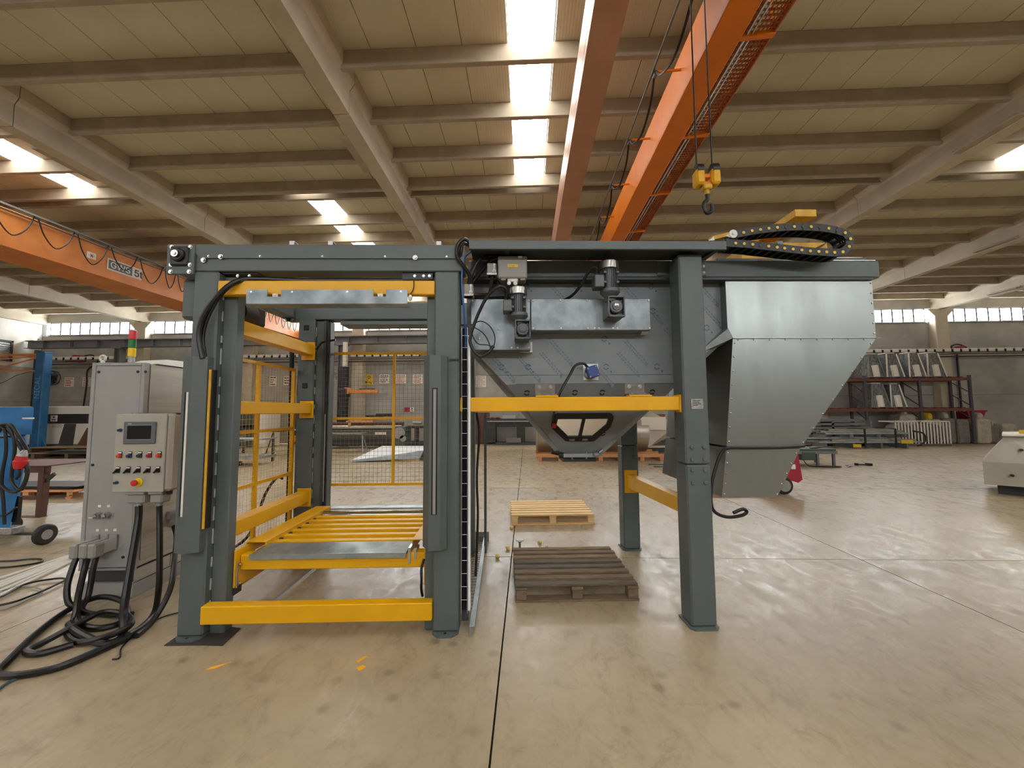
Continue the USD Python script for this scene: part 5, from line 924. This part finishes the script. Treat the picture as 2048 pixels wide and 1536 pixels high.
def busway(x0, x1, z, label):
    b_ = Th('busbar_trunking', label, 'cable trunking', o=((x0 + x1) / 2, BY, z))
    b_.p('trunking', bx(x0, x1, BY - .12, BY - .03, z - .03, z + .02), 'steel_grey'); b_.p('conduit', J(cyl((x0, BY - .06, z - .22), (x1, BY - .06, z - .22), .03, 8), cyl((x0, BY - .06, z - .10), (x1, BY - .06, z - .10), .015, 6)), 'dark_machine')
    x = x0 + .1; k = 0
    while x < x1 - .3:
        b_.p('tap_box', bx(x, x + .30, BY - .12, BY - .03, z + .02, z + .17, .006), 'sign_white'); b_.p('tap_clip', bx(x + .315, x + .37, BY - .14, BY - .02, z - .02, z + .12), 'black'); x += .40; k += 1
busway(-24.9, -20.3, 4.42, 'wall busbar trunking with white tap boxes on the far left, above the fan'); busway(-14.6, -9.5, 4.40, 'wall busbar trunking with white tap boxes seen over the side fence'); busway(-9.0, -5.0, 4.38, 'wall busbar trunking with white tap boxes behind the rear fence'); busway(14.6, 25.5, 4.28, 'wall busbar trunking with white tap boxes above the storage rack')
hr = Th('hose_reel', 'red hose reel with black hose hanging from the far left wall', 'hose reel', o=(-23.4, WY, 4.3)); hr.p('reel', J(cyl((-23.7, WY - .35, 4.52), (-23.7, WY - .05, 4.52), .19, 18), bx(-24.3, -23.3, WY - .3, WY - .1, 4.36, 4.5, .03)), 'red_dark'); hr.p('hose', tube([(-23.5, WY - .2, 4.6), (-23.0, WY - .2, 4.72), (-22.7, WY - .2, 4.55), (-22.6, WY - .2, 4.3), (-23.1, WY - .2, 3.9), (-23.1, WY - .2, 3.2), (-23.2, WY - .2, 2.0)], .035, 8), 'rubber')
hr2 = Th('hose_reel', 'red hose reel on the right column above the storage rack', 'hose reel', o=(20.6, WY - .4, 4.3)); hr2.p('reel', J(cyl((20.8, WY - .45, 4.42), (20.8, WY - .2, 4.42), .16, 16), bx(20.5, 21.4, WY - .45, WY - .3, 4.30, 4.45, .03)), 'red_dark'); hr2.p('hose', tube([(20.4, WY - .3, 4.35), (20.45, WY - .35, 4.6), (20.75, WY - .35, 4.66), (21.1, WY - .35, 4.5)], .03, 8), 'rubber'); hr2.p('drop_pipe', cyl((20.9, WY - .1, 4.2), (20.9, WY - .1, .6), .04, 8), 'black')
wlp = Th('wall_light', 'glowing orange bulkhead lamp under the windows in the left corner', 'lamp', o=(-25.2, WY, 5.45)); wlp.p('bulb', blob((-25.2, 18.6, 5.55), (.14, .10, .16), 2, .05, 2), 'wall_lamp'); wlp.p('bracket', bx(-25.35, -25.05, 18.6, 18.66, 5.43, 5.5), 'steel_dark')
jo = Th('jib_crane', 'orange wall jib arm on a black column behind the rear fence', 'jib crane', o=(-8.78, 18.2, 0))
jo.p('column', bx(-8.93, -8.64, 18.05, 18.35, 0, 3.80, .01), 'black'); jo.p('column_top', bx(-8.86, -8.70, 18.1, 18.3, 3.80, 5.0, .01), 'sign_white'); jo.p('arm', bx(-8.62, -7.14, 18.1, 18.3, 2.52, 2.68, .01), 'crane_old'); jo.p('arm_head', bx(-8.72, -8.5, 18.02, 18.35, 2.48, 2.78, .01), 'crane_old'); jo.p('collar', bx(-9.0, -8.58, 18.0, 18.38, 2.35, 2.75, .02), 'black'); jo.p('hoist_rail', bx(-8.05, -7.3, 18.16, 18.24, 2.68, 2.74), 'dark_machine')
gt = Th('wall_scribble', 'black pen scribble on the far wall left of the orange jib', 'graffiti', o=(-10, WY, 3.2)); gt.p('strokes', J([bar((a, WY - .002, b), (c, WY - .002, d), .004, .03, (0, 1, 0)) for a, b, c, d in ((-10.3, 3.78, -10.0, 3.35), (-10.2, 3.65, -9.9, 3.68), (-9.95, 3.68, -9.88, 3.5), (-9.98, 3.55, -9.8, 3.62), (-9.85, 3.45, -9.85, 3.3), (-9.85, 3.45, -9.75, 3.45), (-9.85, 3.38, -9.77, 3.38), (-9.85, 3.3, -9.75, 3.3), (-9.7, 3.42, -9.7, 3.3), (-9.7, 3.42, -9.6, 3.36), (-9.7, 3.3, -9.6, 3.36), (-9.5, 3.32, -9.45, 3.3))]), 'sign_ink')
for x0, x1, z, lb in ((-8.24, -7.34, 1.38, 'lower dark tool rack strip on the wall below the orange jib'), (-7.7, -6.75, 1.47, 'upper dark tool rack strip on the wall below the orange jib')): one('tool_strip', lb, 'tool rack', [bx(x0, x1, WY - .06, WY, z - .05, z + .05)] + [bx(x0 + k * .1, x0 + k * .1 + .05, WY - .1, WY, z - .09, z + .06) for k in range(9)], 'dark_machine', (x0, WY, z - .09))

# ================================================================ machines and stock behind the frame
rm = Th('plate_roller', 'long olive plate rolling machine against the far wall behind the rear fence', 'machine', o=(-7.4, 17.2, 0))
rm.p('bed', bx(-9.6, -5.9, 16.9, 17.6, .12, .48, .02), 'dark_machine'); rm.p('body', bx(-9.5, -5.85, 16.95, 17.7, .42, .82, .03), 'olive_machine'); rm.p('roll', cyl((-9.3, 17.1, .93), (-5.6, 17.1, .93), .10, 18), 'stainless'); rm.p('roll', cyl((-9.3, 17.35, 1.08), (-5.6, 17.35, 1.08), .09, 18), 'rust')
rm.p('end_frame', bx(-5.85, -5.35, 16.85, 17.7, .10, .98, .03), 'green_machine'); rm.p('gear_cover', J(cyl((-5.62, 16.8, .68), (-5.62, 16.86, .68), .26, 20), cyl((-5.45, 16.8, .45), (-5.45, 16.86, .45), .14, 16)), 'plate_alu'); rm.p('end_frame', bx(-9.8, -9.4, 16.85, 17.7, .10, 1.1, .03), 'green_machine')
rm.p('maker_plate', bx(-6.75, -6.25, 16.94, 16.95, .60, .72), 'sign_white'); rm.p('top_bar', J(bx(-8.1, -6.9, 17.0, 17.12, 1.16, 1.24), bx(-8.0, -7.9, 17.0, 17.1, 1.0, 1.2)), 'wood_orange'); rm.p('outer_stand', J(bx(-5.3, -4.6, 16.95, 17.3, .88, 1.0), bx(-5.0, -4.85, 17.0, 17.2, .1, .9), bx(-5.4, -4.5, 16.9, 17.5, .05, .30)), 'dark_machine'); rm.p('roll_cap', cyl((-5.1, 17.1, 1.12), (-4.7, 17.1, 1.12), .07, 12), 'plate_alu')
rm.p('base_beam', bx(-6.6, -4.5, 16.8, 17.2, .02, .12), 'rust')
one('leaning_offcut', 'thin dark metal offcut leaning on the far wall right of the plate roller', 'offcut', prism([(-4.4, 0), (-3.55, 1.2), (-3.50, 1.16), (-4.2, 0)], 17.4, 17.43, 'y'), 'rust', (-4, 17.4, .35))
one('sheet_stack', 'pile of pale sheet offcuts on the floor right of the plate roller', 'sheet stack', [bx(-4.5 + .04 * k, -3.2 + .02 * k, 16.3, 17.2, .02 + .07 * k, .05 + .07 * k) for k in range(5)] + [bx(-4.6, -3.1, 16.25, 16.35, 0, .08), bx(-4.6, -3.1, 17.1, 17.2, 0, .08)], 'stainless', (-4, 16.8, 0))
ws = Th('folded_sheet', 'big white folded sheet metal panel lying on the floor behind the rear fence', 'sheet panel', o=(-4.7, 12.8, 0))
ws.p('panel', hull([(-5.75, 12.4, .06), (-5.15, 13.6, .42), (-3.25, 13.5, .42), (-3.45, 12.8, .34), (-5.75, 12.4, .045), (-5.15, 13.6, .40), (-3.25, 13.5, .40), (-3.45, 12.8, .32)]), 'white_sheet'); ws.p('front_flange', hull([(-5.75, 12.4, .05), (-3.45, 12.8, .34), (-3.55, 12.75, .08), (-5.6, 12.38, .03), (-5.75, 12.41, .05), (-3.45, 12.81, .34), (-3.55, 12.76, .08), (-5.6, 12.39, .03)]), 'galv'); ws.p('end_cap', hull([(-3.45, 12.8, .33), (-3.25, 13.5, .41), (-3.55, 12.78, .12), (-3.35, 13.4, .12), (-3.43, 12.8, .33), (-3.23, 13.5, .41), (-3.53, 12.78, .12), (-3.33, 13.4, .12)]), 'steel_dark')
ws.p('batten', bx(-5.3, -3.6, 12.75, 12.85, 0, .08), 'wood_new'); ws.p('batten', bx(-5.0, -3.3, 13.3, 13.4, 0, .08), 'wood_new')
def trestle(label, x, y, L, h, m, top=True, ang=0.0):
    t = Th('trestle', label, 'trestle', o=(x, y, 0)); c, s = math.cos(ang), math.sin(ang)
    def q(a, b, z): return (x + a * c - b * s, y + a * s + b * c, z)
    t.p('beam', bar(q(-L / 2, 0, h), q(L / 2, 0, h), .06, .06), m)
    for a in (-L / 2 + .1, L / 2 - .1):
        for b in (-.25, .25): t.p('leg', bar(q(a, 0, h), q(a + (.14 if a > 0 else -.14), b, .012), .035, .035), m)
        t.p('brace', bar(q(a, -.16, h * .38), q(a, .16, h * .38), .025, .025), m)
    if top: t.p('plank', bx(x - L / 2, x + L / 2, y - .3, y + .3, h + .03, h + .055), 'galv')
trestle('steel trestle with sheet on top, left of the rear post', -9.1, 14.4, 1.3, .92, 'steel_dark'); trestle('folding metal trestle just right of the rear post', -7.35, 15.5, 1.5, .72, 'galv')
cr = Th('trolley', 'low wheeled steel trolley with shelf seen through the side fence', 'trolley', o=(-12.2, 15.0, 0))
cr.p('shelf', bx(-13.0, -11.4, 14.6, 15.3, .62, .66), 'green_machine'); cr.p('shelf', bx(-13.0, -11.4, 14.6, 15.3, .22, .27), 'steel_grey')
for x in (-12.95, -11.45):
    for y in (14.65, 15.25): cr.p('post', bx(x - .03, x + .03, y - .03, y + .03, .12, .95), 'steel_grey'); cr.p('wheel', cyl((x - .03, y, .06), (x + .03, y, .06), .06, 14), 'rubber')
cr2 = Th('parts_cart', 'metal parts cart on the floor beside the rear left post', 'trolley', o=(-9.2, 12.0, 0))
cr2.p('tray', bx(-9.7, -8.2, 11.6, 12.4, .20, .28), 'galv'); cr2.p('upper_tray', bx(-9.6, -8.2, 11.7, 12.4, .78, .82), 'galv'); cr2.p('post', bx(-9.68, -9.62, 11.6, 11.66, .05, .95), 'steel_dark'); cr2.p('post', bx(-8.3, -8.24, 12.3, 12.36, .05, .8), 'steel_dark'); cr2.p('strut', bar((-9.4, 11.65, .25), (-8.8, 11.65, .80), .04, .04), 'steel_dark'); cr2.p('caster', cyl((-8.9, 11.7, .07), (-8.85, 11.7, .07), .07, 14), 'rubber'); cr2.p('caster', cyl((-9.6, 11.7, .05), (-9.55, 11.7, .05), .05, 14), 'rubber'); cr2.p('caster', cyl((-9.6, 12.3, .05), (-9.55, 12.3, .05), .05, 14), 'rubber')
pb = Th('press_brake', 'green press brake by the far wall seen under the middle side rail', 'machine', o=(-14.3, 18.0, 0))
pb.p('ram', bx(-16.3, -12.5, 17.8, 18.3, 1.05, 1.75, .03), 'green_machine'); pb.p('bed', bx(-16.3, -12.5, 17.8, 18.3, .1, .72, .03), 'green_machine'); pb.p('tooling', [bx(-16.1 + k * .3, -15.87 + k * .3, 17.9, 18.0, .92, 1.05) for k in range(12)], 'black', kind='stuff'); pb.p('side_frame', bx(-12.5, -12.2, 17.6, 18.7, 0, 1.8, .02), 'laser_white'); pb.p('side_frame', bx(-16.6, -16.3, 17.6, 18.7, 0, 1.8, .02), 'green_machine'); pb.p('table', bx(-16.3, -12.5, 17.7, 17.95, .72, .92), 'dark_machine')
one('brown_board', 'large brown board leaning on the far wall right of the press brake', 'board', bx(-12.0, -10.6, 19.3, 19.36, .0, 1.8), 'brown_steel', (-12, 19.3, 0))
one('floor_wedge', 'small dark tool lying on the floor behind the side fence', 'tool', [bx(-9.5, -9.1, 10.5, 10.6, 0, .05), bx(-9.25, -9.05, 10.45, 10.65, 0, .07)], 'dark_machine', (-9.3, 10.5, 0))
db = Th('lathe_bench', 'dark low machine bench against the far wall below the hopper', 'machine', o=(-.8, 18.8, 0))
db.p('top', bx(-1.95, .3, 18.4, 19.1, 1.16, 1.24, .01), 'dark_machine'); db.p('front_rail', bx(-1.9, .25, 18.38, 18.4, 1.10, 1.15), 'plate_alu'); db.p('bed', bx(-1.7, .3, 18.5, 19.0, .85, 1.1), 'dark_machine'); db.p('pedestal', bx(-2.0, -1.5, 18.4, 19.1, .05, 1.1, .02), 'dark_machine'); db.p('pedestal', bx(-.5, -.1, 18.45, 19.0, .05, .9, .02), 'dark_machine'); db.p('base', bx(-1.9, .5, 18.4, 19.1, 0, .12), 'steel_dark'); db.p('box', bx(-1.2, -.55, 18.6, 18.9, 1.24, 1.40, .01), 'plate_alu'); db.p('motor', J(bx(.0, .4, 18.5, 18.9, 1.24, 1.62, .02), cyl((.2, 18.45, 1.4), (.2, 18.95, 1.4), .18, 16)), 'sign_white'); db.p('lower_box', bx(-1.0, -.3, 18.36, 18.5, .12, .34), 'steel_grey')
db.p('clutter', [blob((-1.9 + .25 * k, 18.6, 1.28), (.12, .08, .06), k, .3, 1) for k in range(3)], 'rust', kind='stuff')
one('steel_sheet', 'brown rusty sheet against the far wall left of the dark bench', 'steel sheet', bx(-3.3, -1.85, 19.04, 19.08, .0, 1.55), 'brown_steel', (-2.6, 19.3, 0))
one('paper_notice', 'small white paper on the far wall above the dark bench', 'paper', bx(-.42, -.05, WY - .004, WY, 1.9, 2.1), 'sign_white', (-.2, WY, 1.9))
# stainless vessel on its long pallet
tk = Th('steel_vessel', 'large stainless vessel lying on a long pallet behind the hopper', 'vessel', o=(2.2, 13.3, .22))
tk.p('shell', rings([(x, 13.35, .89) for x in (.36, .37, 2.2, 3.95)], [.64, .66, .66, .66], [(np.array([0, 1., 0]), np.array([0, 0, 1.]))] * 4, 40), 'stainless'); tk.p('flange', lathe((.30, 13.35, .89), (1, 0, 0), [(0, 0), (0, .70), (.06, .70), (.06, 0)], 40), 'stainless')
tk.p('transition', hull([(3.95, 12.85, .40), (3.95, 13.85, .40), (3.95, 12.85, 1.40), (3.95, 13.85, 1.40), (3.4, 12.95, 1.62), (4.0, 12.95, 1.62), (3.4, 13.7, 1.6), (4.9, 12.9, 1.15), (4.9, 13.8, 1.15), (4.7, 13.0, .75), (4.7, 13.7, .75)]), 'stainless'); tk.p('label_sheet', bx(3.72, 4.5, 12.74, 12.75, .98, 1.40), 'sign_white'); tk.p('seam', lathe((2.0, 13.35, .89), (1, 0, 0), [(0, .655), (0, .668), (.02, .668), (.02, .655)], 40), 'plate_alu')
tk.p('nozzle', cyl((3.2, 12.75, .55), (3.2, 12.68, .55), .09, 16), 'dark_machine')
lp = Th('pallet', 'long orange wooden skid under the stainless vessel', 'pallet', o=(2.2, 13.3, 0))
for y in (12.66, 13.3, 13.95): lp.p('rail', bx(.28, 4.4, y - .05, y + .05, .12, .23, .004), 'wood_orange')
for x in (.40, 1.06, 1.70, 2.36, 3.02, 3.68, 4.3): lp.p('cross_piece', bx(x - .065, x + .065, 12.62, 14.0, 0, .12, .004), 'wood_orange')
sr = Th('scrap_rack', 'dark steel rack with twisted scrap right of the stainless vessel', 'rack', o=(5.0, 14.6, 0))
sr.p('beam', bx(3.9, 6.2, 14.2, 14.3, .10, .26), 'dark_machine'); sr.p('shelf', bx(3.9, 6.2, 14.2, 15.2, .34, .46), 'olive_machine')
for x in (4.0, 6.0): sr.p('leg', bx(x - .06, x + .06, 14.25, 14.37, 0, .34), 'dark_machine'); sr.p('leg', bx(x - .06, x + .06, 15.0, 15.12, 0, .34), 'dark_machine')
sr.p('scrap', [tube([(4.2 + R.uniform(0, 1.4), 14.4 + R.uniform(0, .5), .48 + R.uniform(0, .25)) for _ in range(4)], .03, 5, 4) for _ in range(14)], 'steel_grey', kind='stuff')
one('red_beam', 'dull red steel beam lying on the wall side behind the stainless vessel', 'beam', bx(3.6, 6.4, 18.2, 18.5, 1.15, 1.42), 'rack_red', (5, 18.3, 1.15)); one('beam_stand', 'low dark stand carrying the dull red beam', 'stand', [bx(4.0, 4.2, 18.2, 18.5, 0, 1.15), bx(5.9, 6.1, 18.2, 18.5, 0, 1.15)], 'dark_machine', (5, 18.3, 0))
for i, y in enumerate((11.3, 11.75)): one('floor_pipe', ('nearer' if i == 0 else 'farther') + ' of two thin grey rods lying on the floor behind the hopper stand', 'pipe', cyl((3.6, y, .02), (6.2, y - .05, .02), .02, 8), 'steel_grey', (4.9, y, 0))

# ================================================================ right side
rc = Th('hand_truck', 'red wheeled pallet truck standing behind the galvanised chute', 'pallet truck', o=(4.2, 8.2, 0))
rc.p('body', prism([(4.75, .35), (5.20, .22), (5.28, .28), (5.22, .80), (5.10, .80), (4.75, .48)], 7.72, 7.80, 'y'), 'red_dark'); rc.p('body', prism([(4.75, .35), (5.20, .22), (5.28, .28), (5.22, .80), (5.10, .80), (4.75, .48)], 8.18, 8.26, 'y'), 'red_dark'); rc.p('cross_plate', bx(4.75, 5.2, 7.8, 8.18, .30, .36), 'red_dark'); rc.p('sticker', bx(5.08, 5.16, 7.715, 7.72, .48, .57), 'white_plastic')
w_ = rc.p('wheel', lathe((4.93, 7.70, .165), (0, 1, 0), [(0, .03), (0, .14), (.015, .165), (.06, .165), (.075, .14), (.075, .03)], 26), 'rubber'); rc.p('hub', cyl((4.93, 7.69, .165), (4.93, 7.78, .165), .11, 20), 'box_grey', w_); rc.p('wheel', lathe((4.93, 8.2, .165), (0, 1, 0), [(0, .03), (0, .14), (.015, .165), (.06, .165), (.075, .14), (.075, .03)], 26), 'rubber')
rc.p('fork', bx(3.25, 4.8, 7.74, 7.92, .10, .18, .01), 'red_dark'); rc.p('fork', bx(3.25, 4.8, 8.06, 8.24, .10, .18, .01), 'red_dark'); rc.p('fork_tip', bx(3.16, 3.34, 7.76, 7.9, .06, .2, .02), 'red'); rc.p('tip_wheel', cyl((3.42, 7.78, .06), (3.42, 7.90, .06), .06, 14), 'rubber'); rc.p('handle', tube([(3.25, 8.3, .2), (3.22, 8.35, .7), (3.2, 8.35, .92), (3.2, 8.2, .92), (3.22, 8.2, .6)], .035, 10), 'crane_faded')
tb = Th('roller_table', 'low grey machine table with a dangling cable right of the chute', 'table', o=(8.3, 11.6, 0))
tb.p('top', bx(7.6, 8.85, 11.5, 12.3, .42, .48, .006), 'green_machine'); tb.p('motor', bx(7.85, 8.25, 11.45, 11.75, .16, .40, .02), 'green_machine'); tb.p('side_rail', bx(7.6, 8.85, 11.46, 11.5, .34, .42), 'steel_grey')
for x, y in ((7.68, 11.55), (8.35, 11.55), (8.8, 11.55), (7.68, 12.25), (8.8, 12.25)): tb.p('leg', bx(x - .03, x + .03, y - .03, y + .03, 0, .42), 'steel_grey')
tb.p('lever', bar((8.2, 11.6, .49), (8.75, 11.7, .53), .05, .03), 'dark_machine')
cable('black cable coiled on the floor under the grey machine table', [(7.9, 11.5, .2), (7.95, 11.35, .03), (8.2, 11.2, .012), (8.6, 11.15, .012), (8.75, 11.25, .012), (8.5, 11.35, .012), (8.1, 11.3, .012)], .012, F='b')
hm_ = Th('hammer', 'dark hammer lying on the open floor right of the grey table', 'tool', o=(9.6, 11.55, 0)); hm_.p('handle', bar((9.42, 11.55, .03), (9.72, 11.52, .03), .035, .035), 'dark_machine'); hm_.p('head', bx(9.70, 9.80, 11.45, 11.6, 0, .07, .01), 'black'); hm_.p('cheek', bx(9.40, 9.46, 11.5, 11.6, 0, .07, .01), 'black')
for i, (x, y) in enumerate(((8.9, 11.2), (9.1, 11.5), (9.05, 11.3))): one('metal_bit', ('nearest', 'farthest', 'middle')[i] + ' of three dark metal bits on the floor between table and hammer', 'litter', bx(x, x + .07, y, y + .03, 0, .015), 'dark_machine', (x, y, 0))
gb_ = Th('profile_bundle', 'strapped bundle of bright galvanised machine frames on the floor to the right', 'frames', o=(13.8, 16.6, 0))
for k, (z, x0, x1) in enumerate(((.22, 11.9, 15.9), (.30, 12.4, 15.8), (.56, 12.3, 15.6), (.64, 12.1, 15.5), (.36, 11.7, 14.9), (.70, 12.6, 15.3))):
    for y in (16.3 + .09 * k, 17.0): gb_.p('profile', bx(x0 + .07 * (k % 2), x1, y, y + .09, z, z + .07, .006), 'steel' if k % 2 else 'galv')
for x in (12.2, 13.3, 14.4, 15.4): gb_.p('support', bx(x - .04, x + .04, 16.35, 17.1, 0, .22), 'steel_grey'); gb_.p('spacer', bx(x - .04, x + .04, 16.4, 17.0, .43, .56), 'steel_grey')
for x in (13.7, 14.9): gb_.p('strap', J(bx(x - .035, x + .035, 16.27, 16.29, .03, .80), bx(x - .035, x + .035, 16.27, 17.1, .78, .80)), 'black')
gb_.p('yellow_tag', bx(15.1, 15.55, 16.26, 16.28, .20, .34), 'sign_yellow'); gb_.p('yellow_tag', bx(13.2, 13.5, 16.24, 16.28, .05, .18), 'sign_yellow'); gb_.p('hose', tube([(15.6, 16.3, .7), (15.95, 16.25, .6), (16.0, 16.25, .3), (15.7, 16.25, .1)], .03, 8), 'rubber')
one('board_stack', 'dark stack of long boards behind the galvanised bundle', 'boards', [bx(11.2, 15.6 - .2 * k, 17.3, 17.95, .1 + k * .16, .2 + k * .16) for k in range(7)] + [bx(x, x + .1, 17.3, 17.95, 0, 1.1) for x in (11.6, 13.2, 14.8)], 'steel_grey', (13.3, 18.2, 0))
one('chain_hook', 'small dark hook hanging at the hopper chute edge in front of the far wall', 'hook', [cyl((12.55, 18.775, 5.01), (12.55, 18.775, 1.62), .025, 6), torus((12.55, 18.775, 1.50), (0, 1, 0), .12, .03, 16)], 'black', (12.55, 18.775, 1.38))
rk = Th('storage_rack', 'tall pallet rack with red beams along the right part of the far wall', 'rack', o=(17.5, 18.6, 0))
RX = (13.0, 15.45, 17.85, 20.05)
for x in RX:
    for y in (18.2, 19.0): rk.p('upright', bx(x - .05, x + .05, y - .04, y + .04, 0, 3.1), 'rack_blue')
    for z in (.5, 1.1, 1.7, 2.3): rk.p('brace', bar((x, 18.2, z), (x, 19.0, z + .55), .03, .03), 'rack_blue')
for z in (1.55, 2.93):
    for y in (18.2, 19.0):
        for a, b in zip(RX[:-1], RX[1:]): rk.p('beam', bx(a + .05, b - .05, y - .03, y + .03, z - .07, z + .06), 'rack_red')
    for k in range(18): rk.p('deck_slat', bx(13.3 + k * .37, 13.45 + k * .37, 18.15, 19.05, z + .06, z + .10), 'brown_steel')
def wrapped(x0, x1, z0, z1, y, label, dk):
    w = Th('wrapped_machine', label, 'wrapped goods', o=((x0 + x1) / 2, y, z0)); xm = (x0 + x1) / 2; c = (x1 - x0) / 2
    P = [(xm + sx * c * (1 if z == z0 else .55), y + sy * .40 * (1 if z == z0 else .6), z) for z in (z0, z1) for sy in (-1, 1) for sx in (-1, 1)]
    m = hull(P).subdivide_to_size(.12); v = np.array(m.vertices); v[:, :2] += (meshkit.fbm(v * 5, 3, int(x0 * 10))[:, None] - .5) * .08; v[:, 2] = np.maximum(v[:, 2], z0)
    w.p('film', TM(v, m.faces), 'wrap'); 
    for s in (-1, 1): w.p('leg', bar((xm + s * c * .96, y - .42, z0 + .02), (xm + s * c * .55, y - .27, z1 - .03), .05, .05), 'sign_white' if dk else 'steel_grey')
    w.p('core', cyl((xm, y - .38, z0 + .02), (xm, y - .30, z0 + .55), .14, 14), 'sign_white'); w.p('cap', bx(xm - c * .5, xm + c * .5, y - .2, y + .2, z1, z1 + .05), 'sign_white')
zt, zl = 3.03, 1.65
wrapped(15.6, 16.35, zt, 4.12, 18.55, 'film wrapped machine on the top rack shelf, leftmost', 0); wrapped(16.45, 17.25, zt, 4.15, 18.6, 'film wrapped machine on the top rack shelf, second from left', 1); wrapped(17.4, 18.15, zt, 4.16, 18.55, 'film wrapped machine on the top rack shelf, third from left', 1); wrapped(18.25, 19.1, zt, 4.15, 18.6, 'film wrapped machine on the top rack shelf, rightmost', 1)
wrapped(15.62, 16.45, zl, 2.75, 18.5, 'shiny film wrapped machine on the lower rack shelf, left one', 0); wrapped(16.5, 17.2, zl, 2.72, 18.55, 'film wrapped machine with pale leg on the lower rack shelf, right one', 1)
def basket(x0, x1, y, label):
    b = Th('wire_basket', label, 'basket', o=((x0 + x1) / 2, y, .1)); b.p('rim', J(bx(x0, x1, y - .4, y - .37, 1.02, 1.07), bx(x0, x1, y + .37, y + .4, 1.02, 1.07), bx(x0, x0 + .03, y - .4, y + .4, 1.02, 1.07), bx(x1 - .03, x1, y - .4, y + .4, 1.02, 1.07)), 'sign_white'); b.p('bars', [bx(x0 + t, x0 + t + .05, y - .4, y - .385, .1, 1.04) for t in np.arange(0, x1 - x0, .13)], 'sign_white', kind='stuff'); b.p('load', lump(x0 + .05, x1 - .05, y - .36, y + .36, .1, .95, int(x0 * 9)), 'sack_dark'); b.p('base', bx(x0, x1, y - .4, y + .4, 0, .1), 'wood_old_b')
basket(15.75, 16.7, 17.6, 'left white barred crate in front of the rack'); basket(16.8, 18.0, 17.6, 'right white barred crate in front of the rack')
def sack(x0, x1, y0, y1, h, m, label, seed, top=None, z0=0.0):
    s = Th('bulk_bag', label, 'sack', o=((x0 + x1) / 2, (y0 + y1) / 2, z0)); s.p('body', lump(x0, x1, y0, y1, z0, z0 + h, seed, .05, 7.0), m)
    if top: s.p('neck', lump((x0 * .7 + x1 * .3), (x0 * .3 + x1 * .7), (y0 + y1) / 2 - .2, (y0 + y1) / 2 + .2, z0 + h * .9, z0 + h * 1.25, seed + 1, .15), top)
sack(17.0, 17.72, 18.25, 18.95, 1.35, 'sack', 'tall pale sack rising behind the barred crates', 11, 'sack'); sack(18.08, 18.78, 18.2, 18.95, 1.12, 'sack', 'pale bulk bag with yellow neck right of the barred crates', 12, 'sign_yellow'); sack(18.86, 19.4, 18.25, 18.9, 1.15, 'sack_dark', 'dark bulk bag beside the yellow necked one', 13, 'sack'); sack(19.42, 19.94, 18.2, 18.8, 1.12, 'sack_dark', 'dark bulk bag just left of the last rack upright', 14); sack(20.16, 20.75, 18.1, 18.7, 1.12, 'sack', 'pale bulk bag right of the last rack upright', 15, 'sack')
sack(20.85, 21.3, 18.3, 18.8, .85, 'sack_dark', 'sagging sack under the red funnel bin', 16, 'sack'); sack(21.35, 22.0, 18.2, 18.8, .9, 'sack', 'rightmost pale sack by the far wall', 17)
fb = Th('tipping_bin', 'red funnel shaped bin standing above the sacks on the right', 'bin', o=(21.05, 19.1, 0)); fb.p('funnel', hull([(20.8, 18.95, .9), (21.25, 18.95, .9), (20.8, 19.4, .9), (21.25, 19.4, .9), (20.6, 18.9, 1.45), (21.45, 18.9, 1.45), (20.6, 19.45, 1.45), (21.45, 19.45, 1.45)]), 'red_dark'); fb.p('rim', bx(20.57, 21.48, 18.87, 18.93, 1.43, 1.50), 'red_dark'); fb.p('print', bx(20.9, 21.15, 18.90, 18.915, 1.2, 1.23), 'white_plastic')
for x in (20.85, 21.2):
    for y in (19.0, 19.35): fb.p('leg', bx(x - .03, x + .03, y - .03, y + .03, 0, .9), 'rack_red')
one('scrap_heap', 'dark heap of offcuts on the floor at the right end of the far wall', 'scrap', [bx(22.4 + .3 * k, 23.6 + .2 * k, 17.0 + .1 * k, 17.3 + .1 * k, .03 * k, .06 + .05 * k) for k in range(6)], 'dark_machine', (23.4, 17.3, 0))
gh = Th('tapered_hopper', 'pale grey tapered steel hopper base standing on the floor at the right edge', 'machine part', o=(9.5, 8.0, 0))
g0 = [(x - .56, y) for x, y in [(9.15, 7.7), (9.75, 7.2), (10.6, 7.5), (11.2, 8.7), (10.4, 8.75), (9.75, 8.2)]]
gh.p('skirt', prism(g0, .20, .62, 'z'), 'grey_hopper'); top_ = [(x - .56, y) for x, y in [(9.62, 7.72), (10.1, 7.5), (10.9, 7.9), (11.0, 8.5), (10.55, 8.45)]]
gh.p('cone', hull([(x, y, .62) for x, y in g0] + [(x, y, 1.10) for x, y in top_]), 'grey_hopper'); gh.p('top_flange', prism([(x - .56, y) for x, y in [(9.50, 7.66), (10.1, 7.4), (11.0, 7.85), (11.1, 8.55), (10.5, 8.5)]], 1.10, 1.13, 'z'), 'sign_white'); gh.p('foot', prism([(x - .56, y) for x, y in [(9.5, 7.8), (9.9, 7.5), (10.5, 7.8), (10.8, 8.5), (10.3, 8.5)]], 0, .20, 'z'), 'steel_dark')
for p in ((9.06, 7.5, .86), (8.84, 7.485, .40)): gh.p('stud', cyl(p, (p[0] - .04, p[1] - .05, p[2]), .022, 10), 'black')
gh.p('yellow_tag', bx(9.54, 9.79, 7.75, 7.9, 1.13, 1.20), 'sign_yellow')
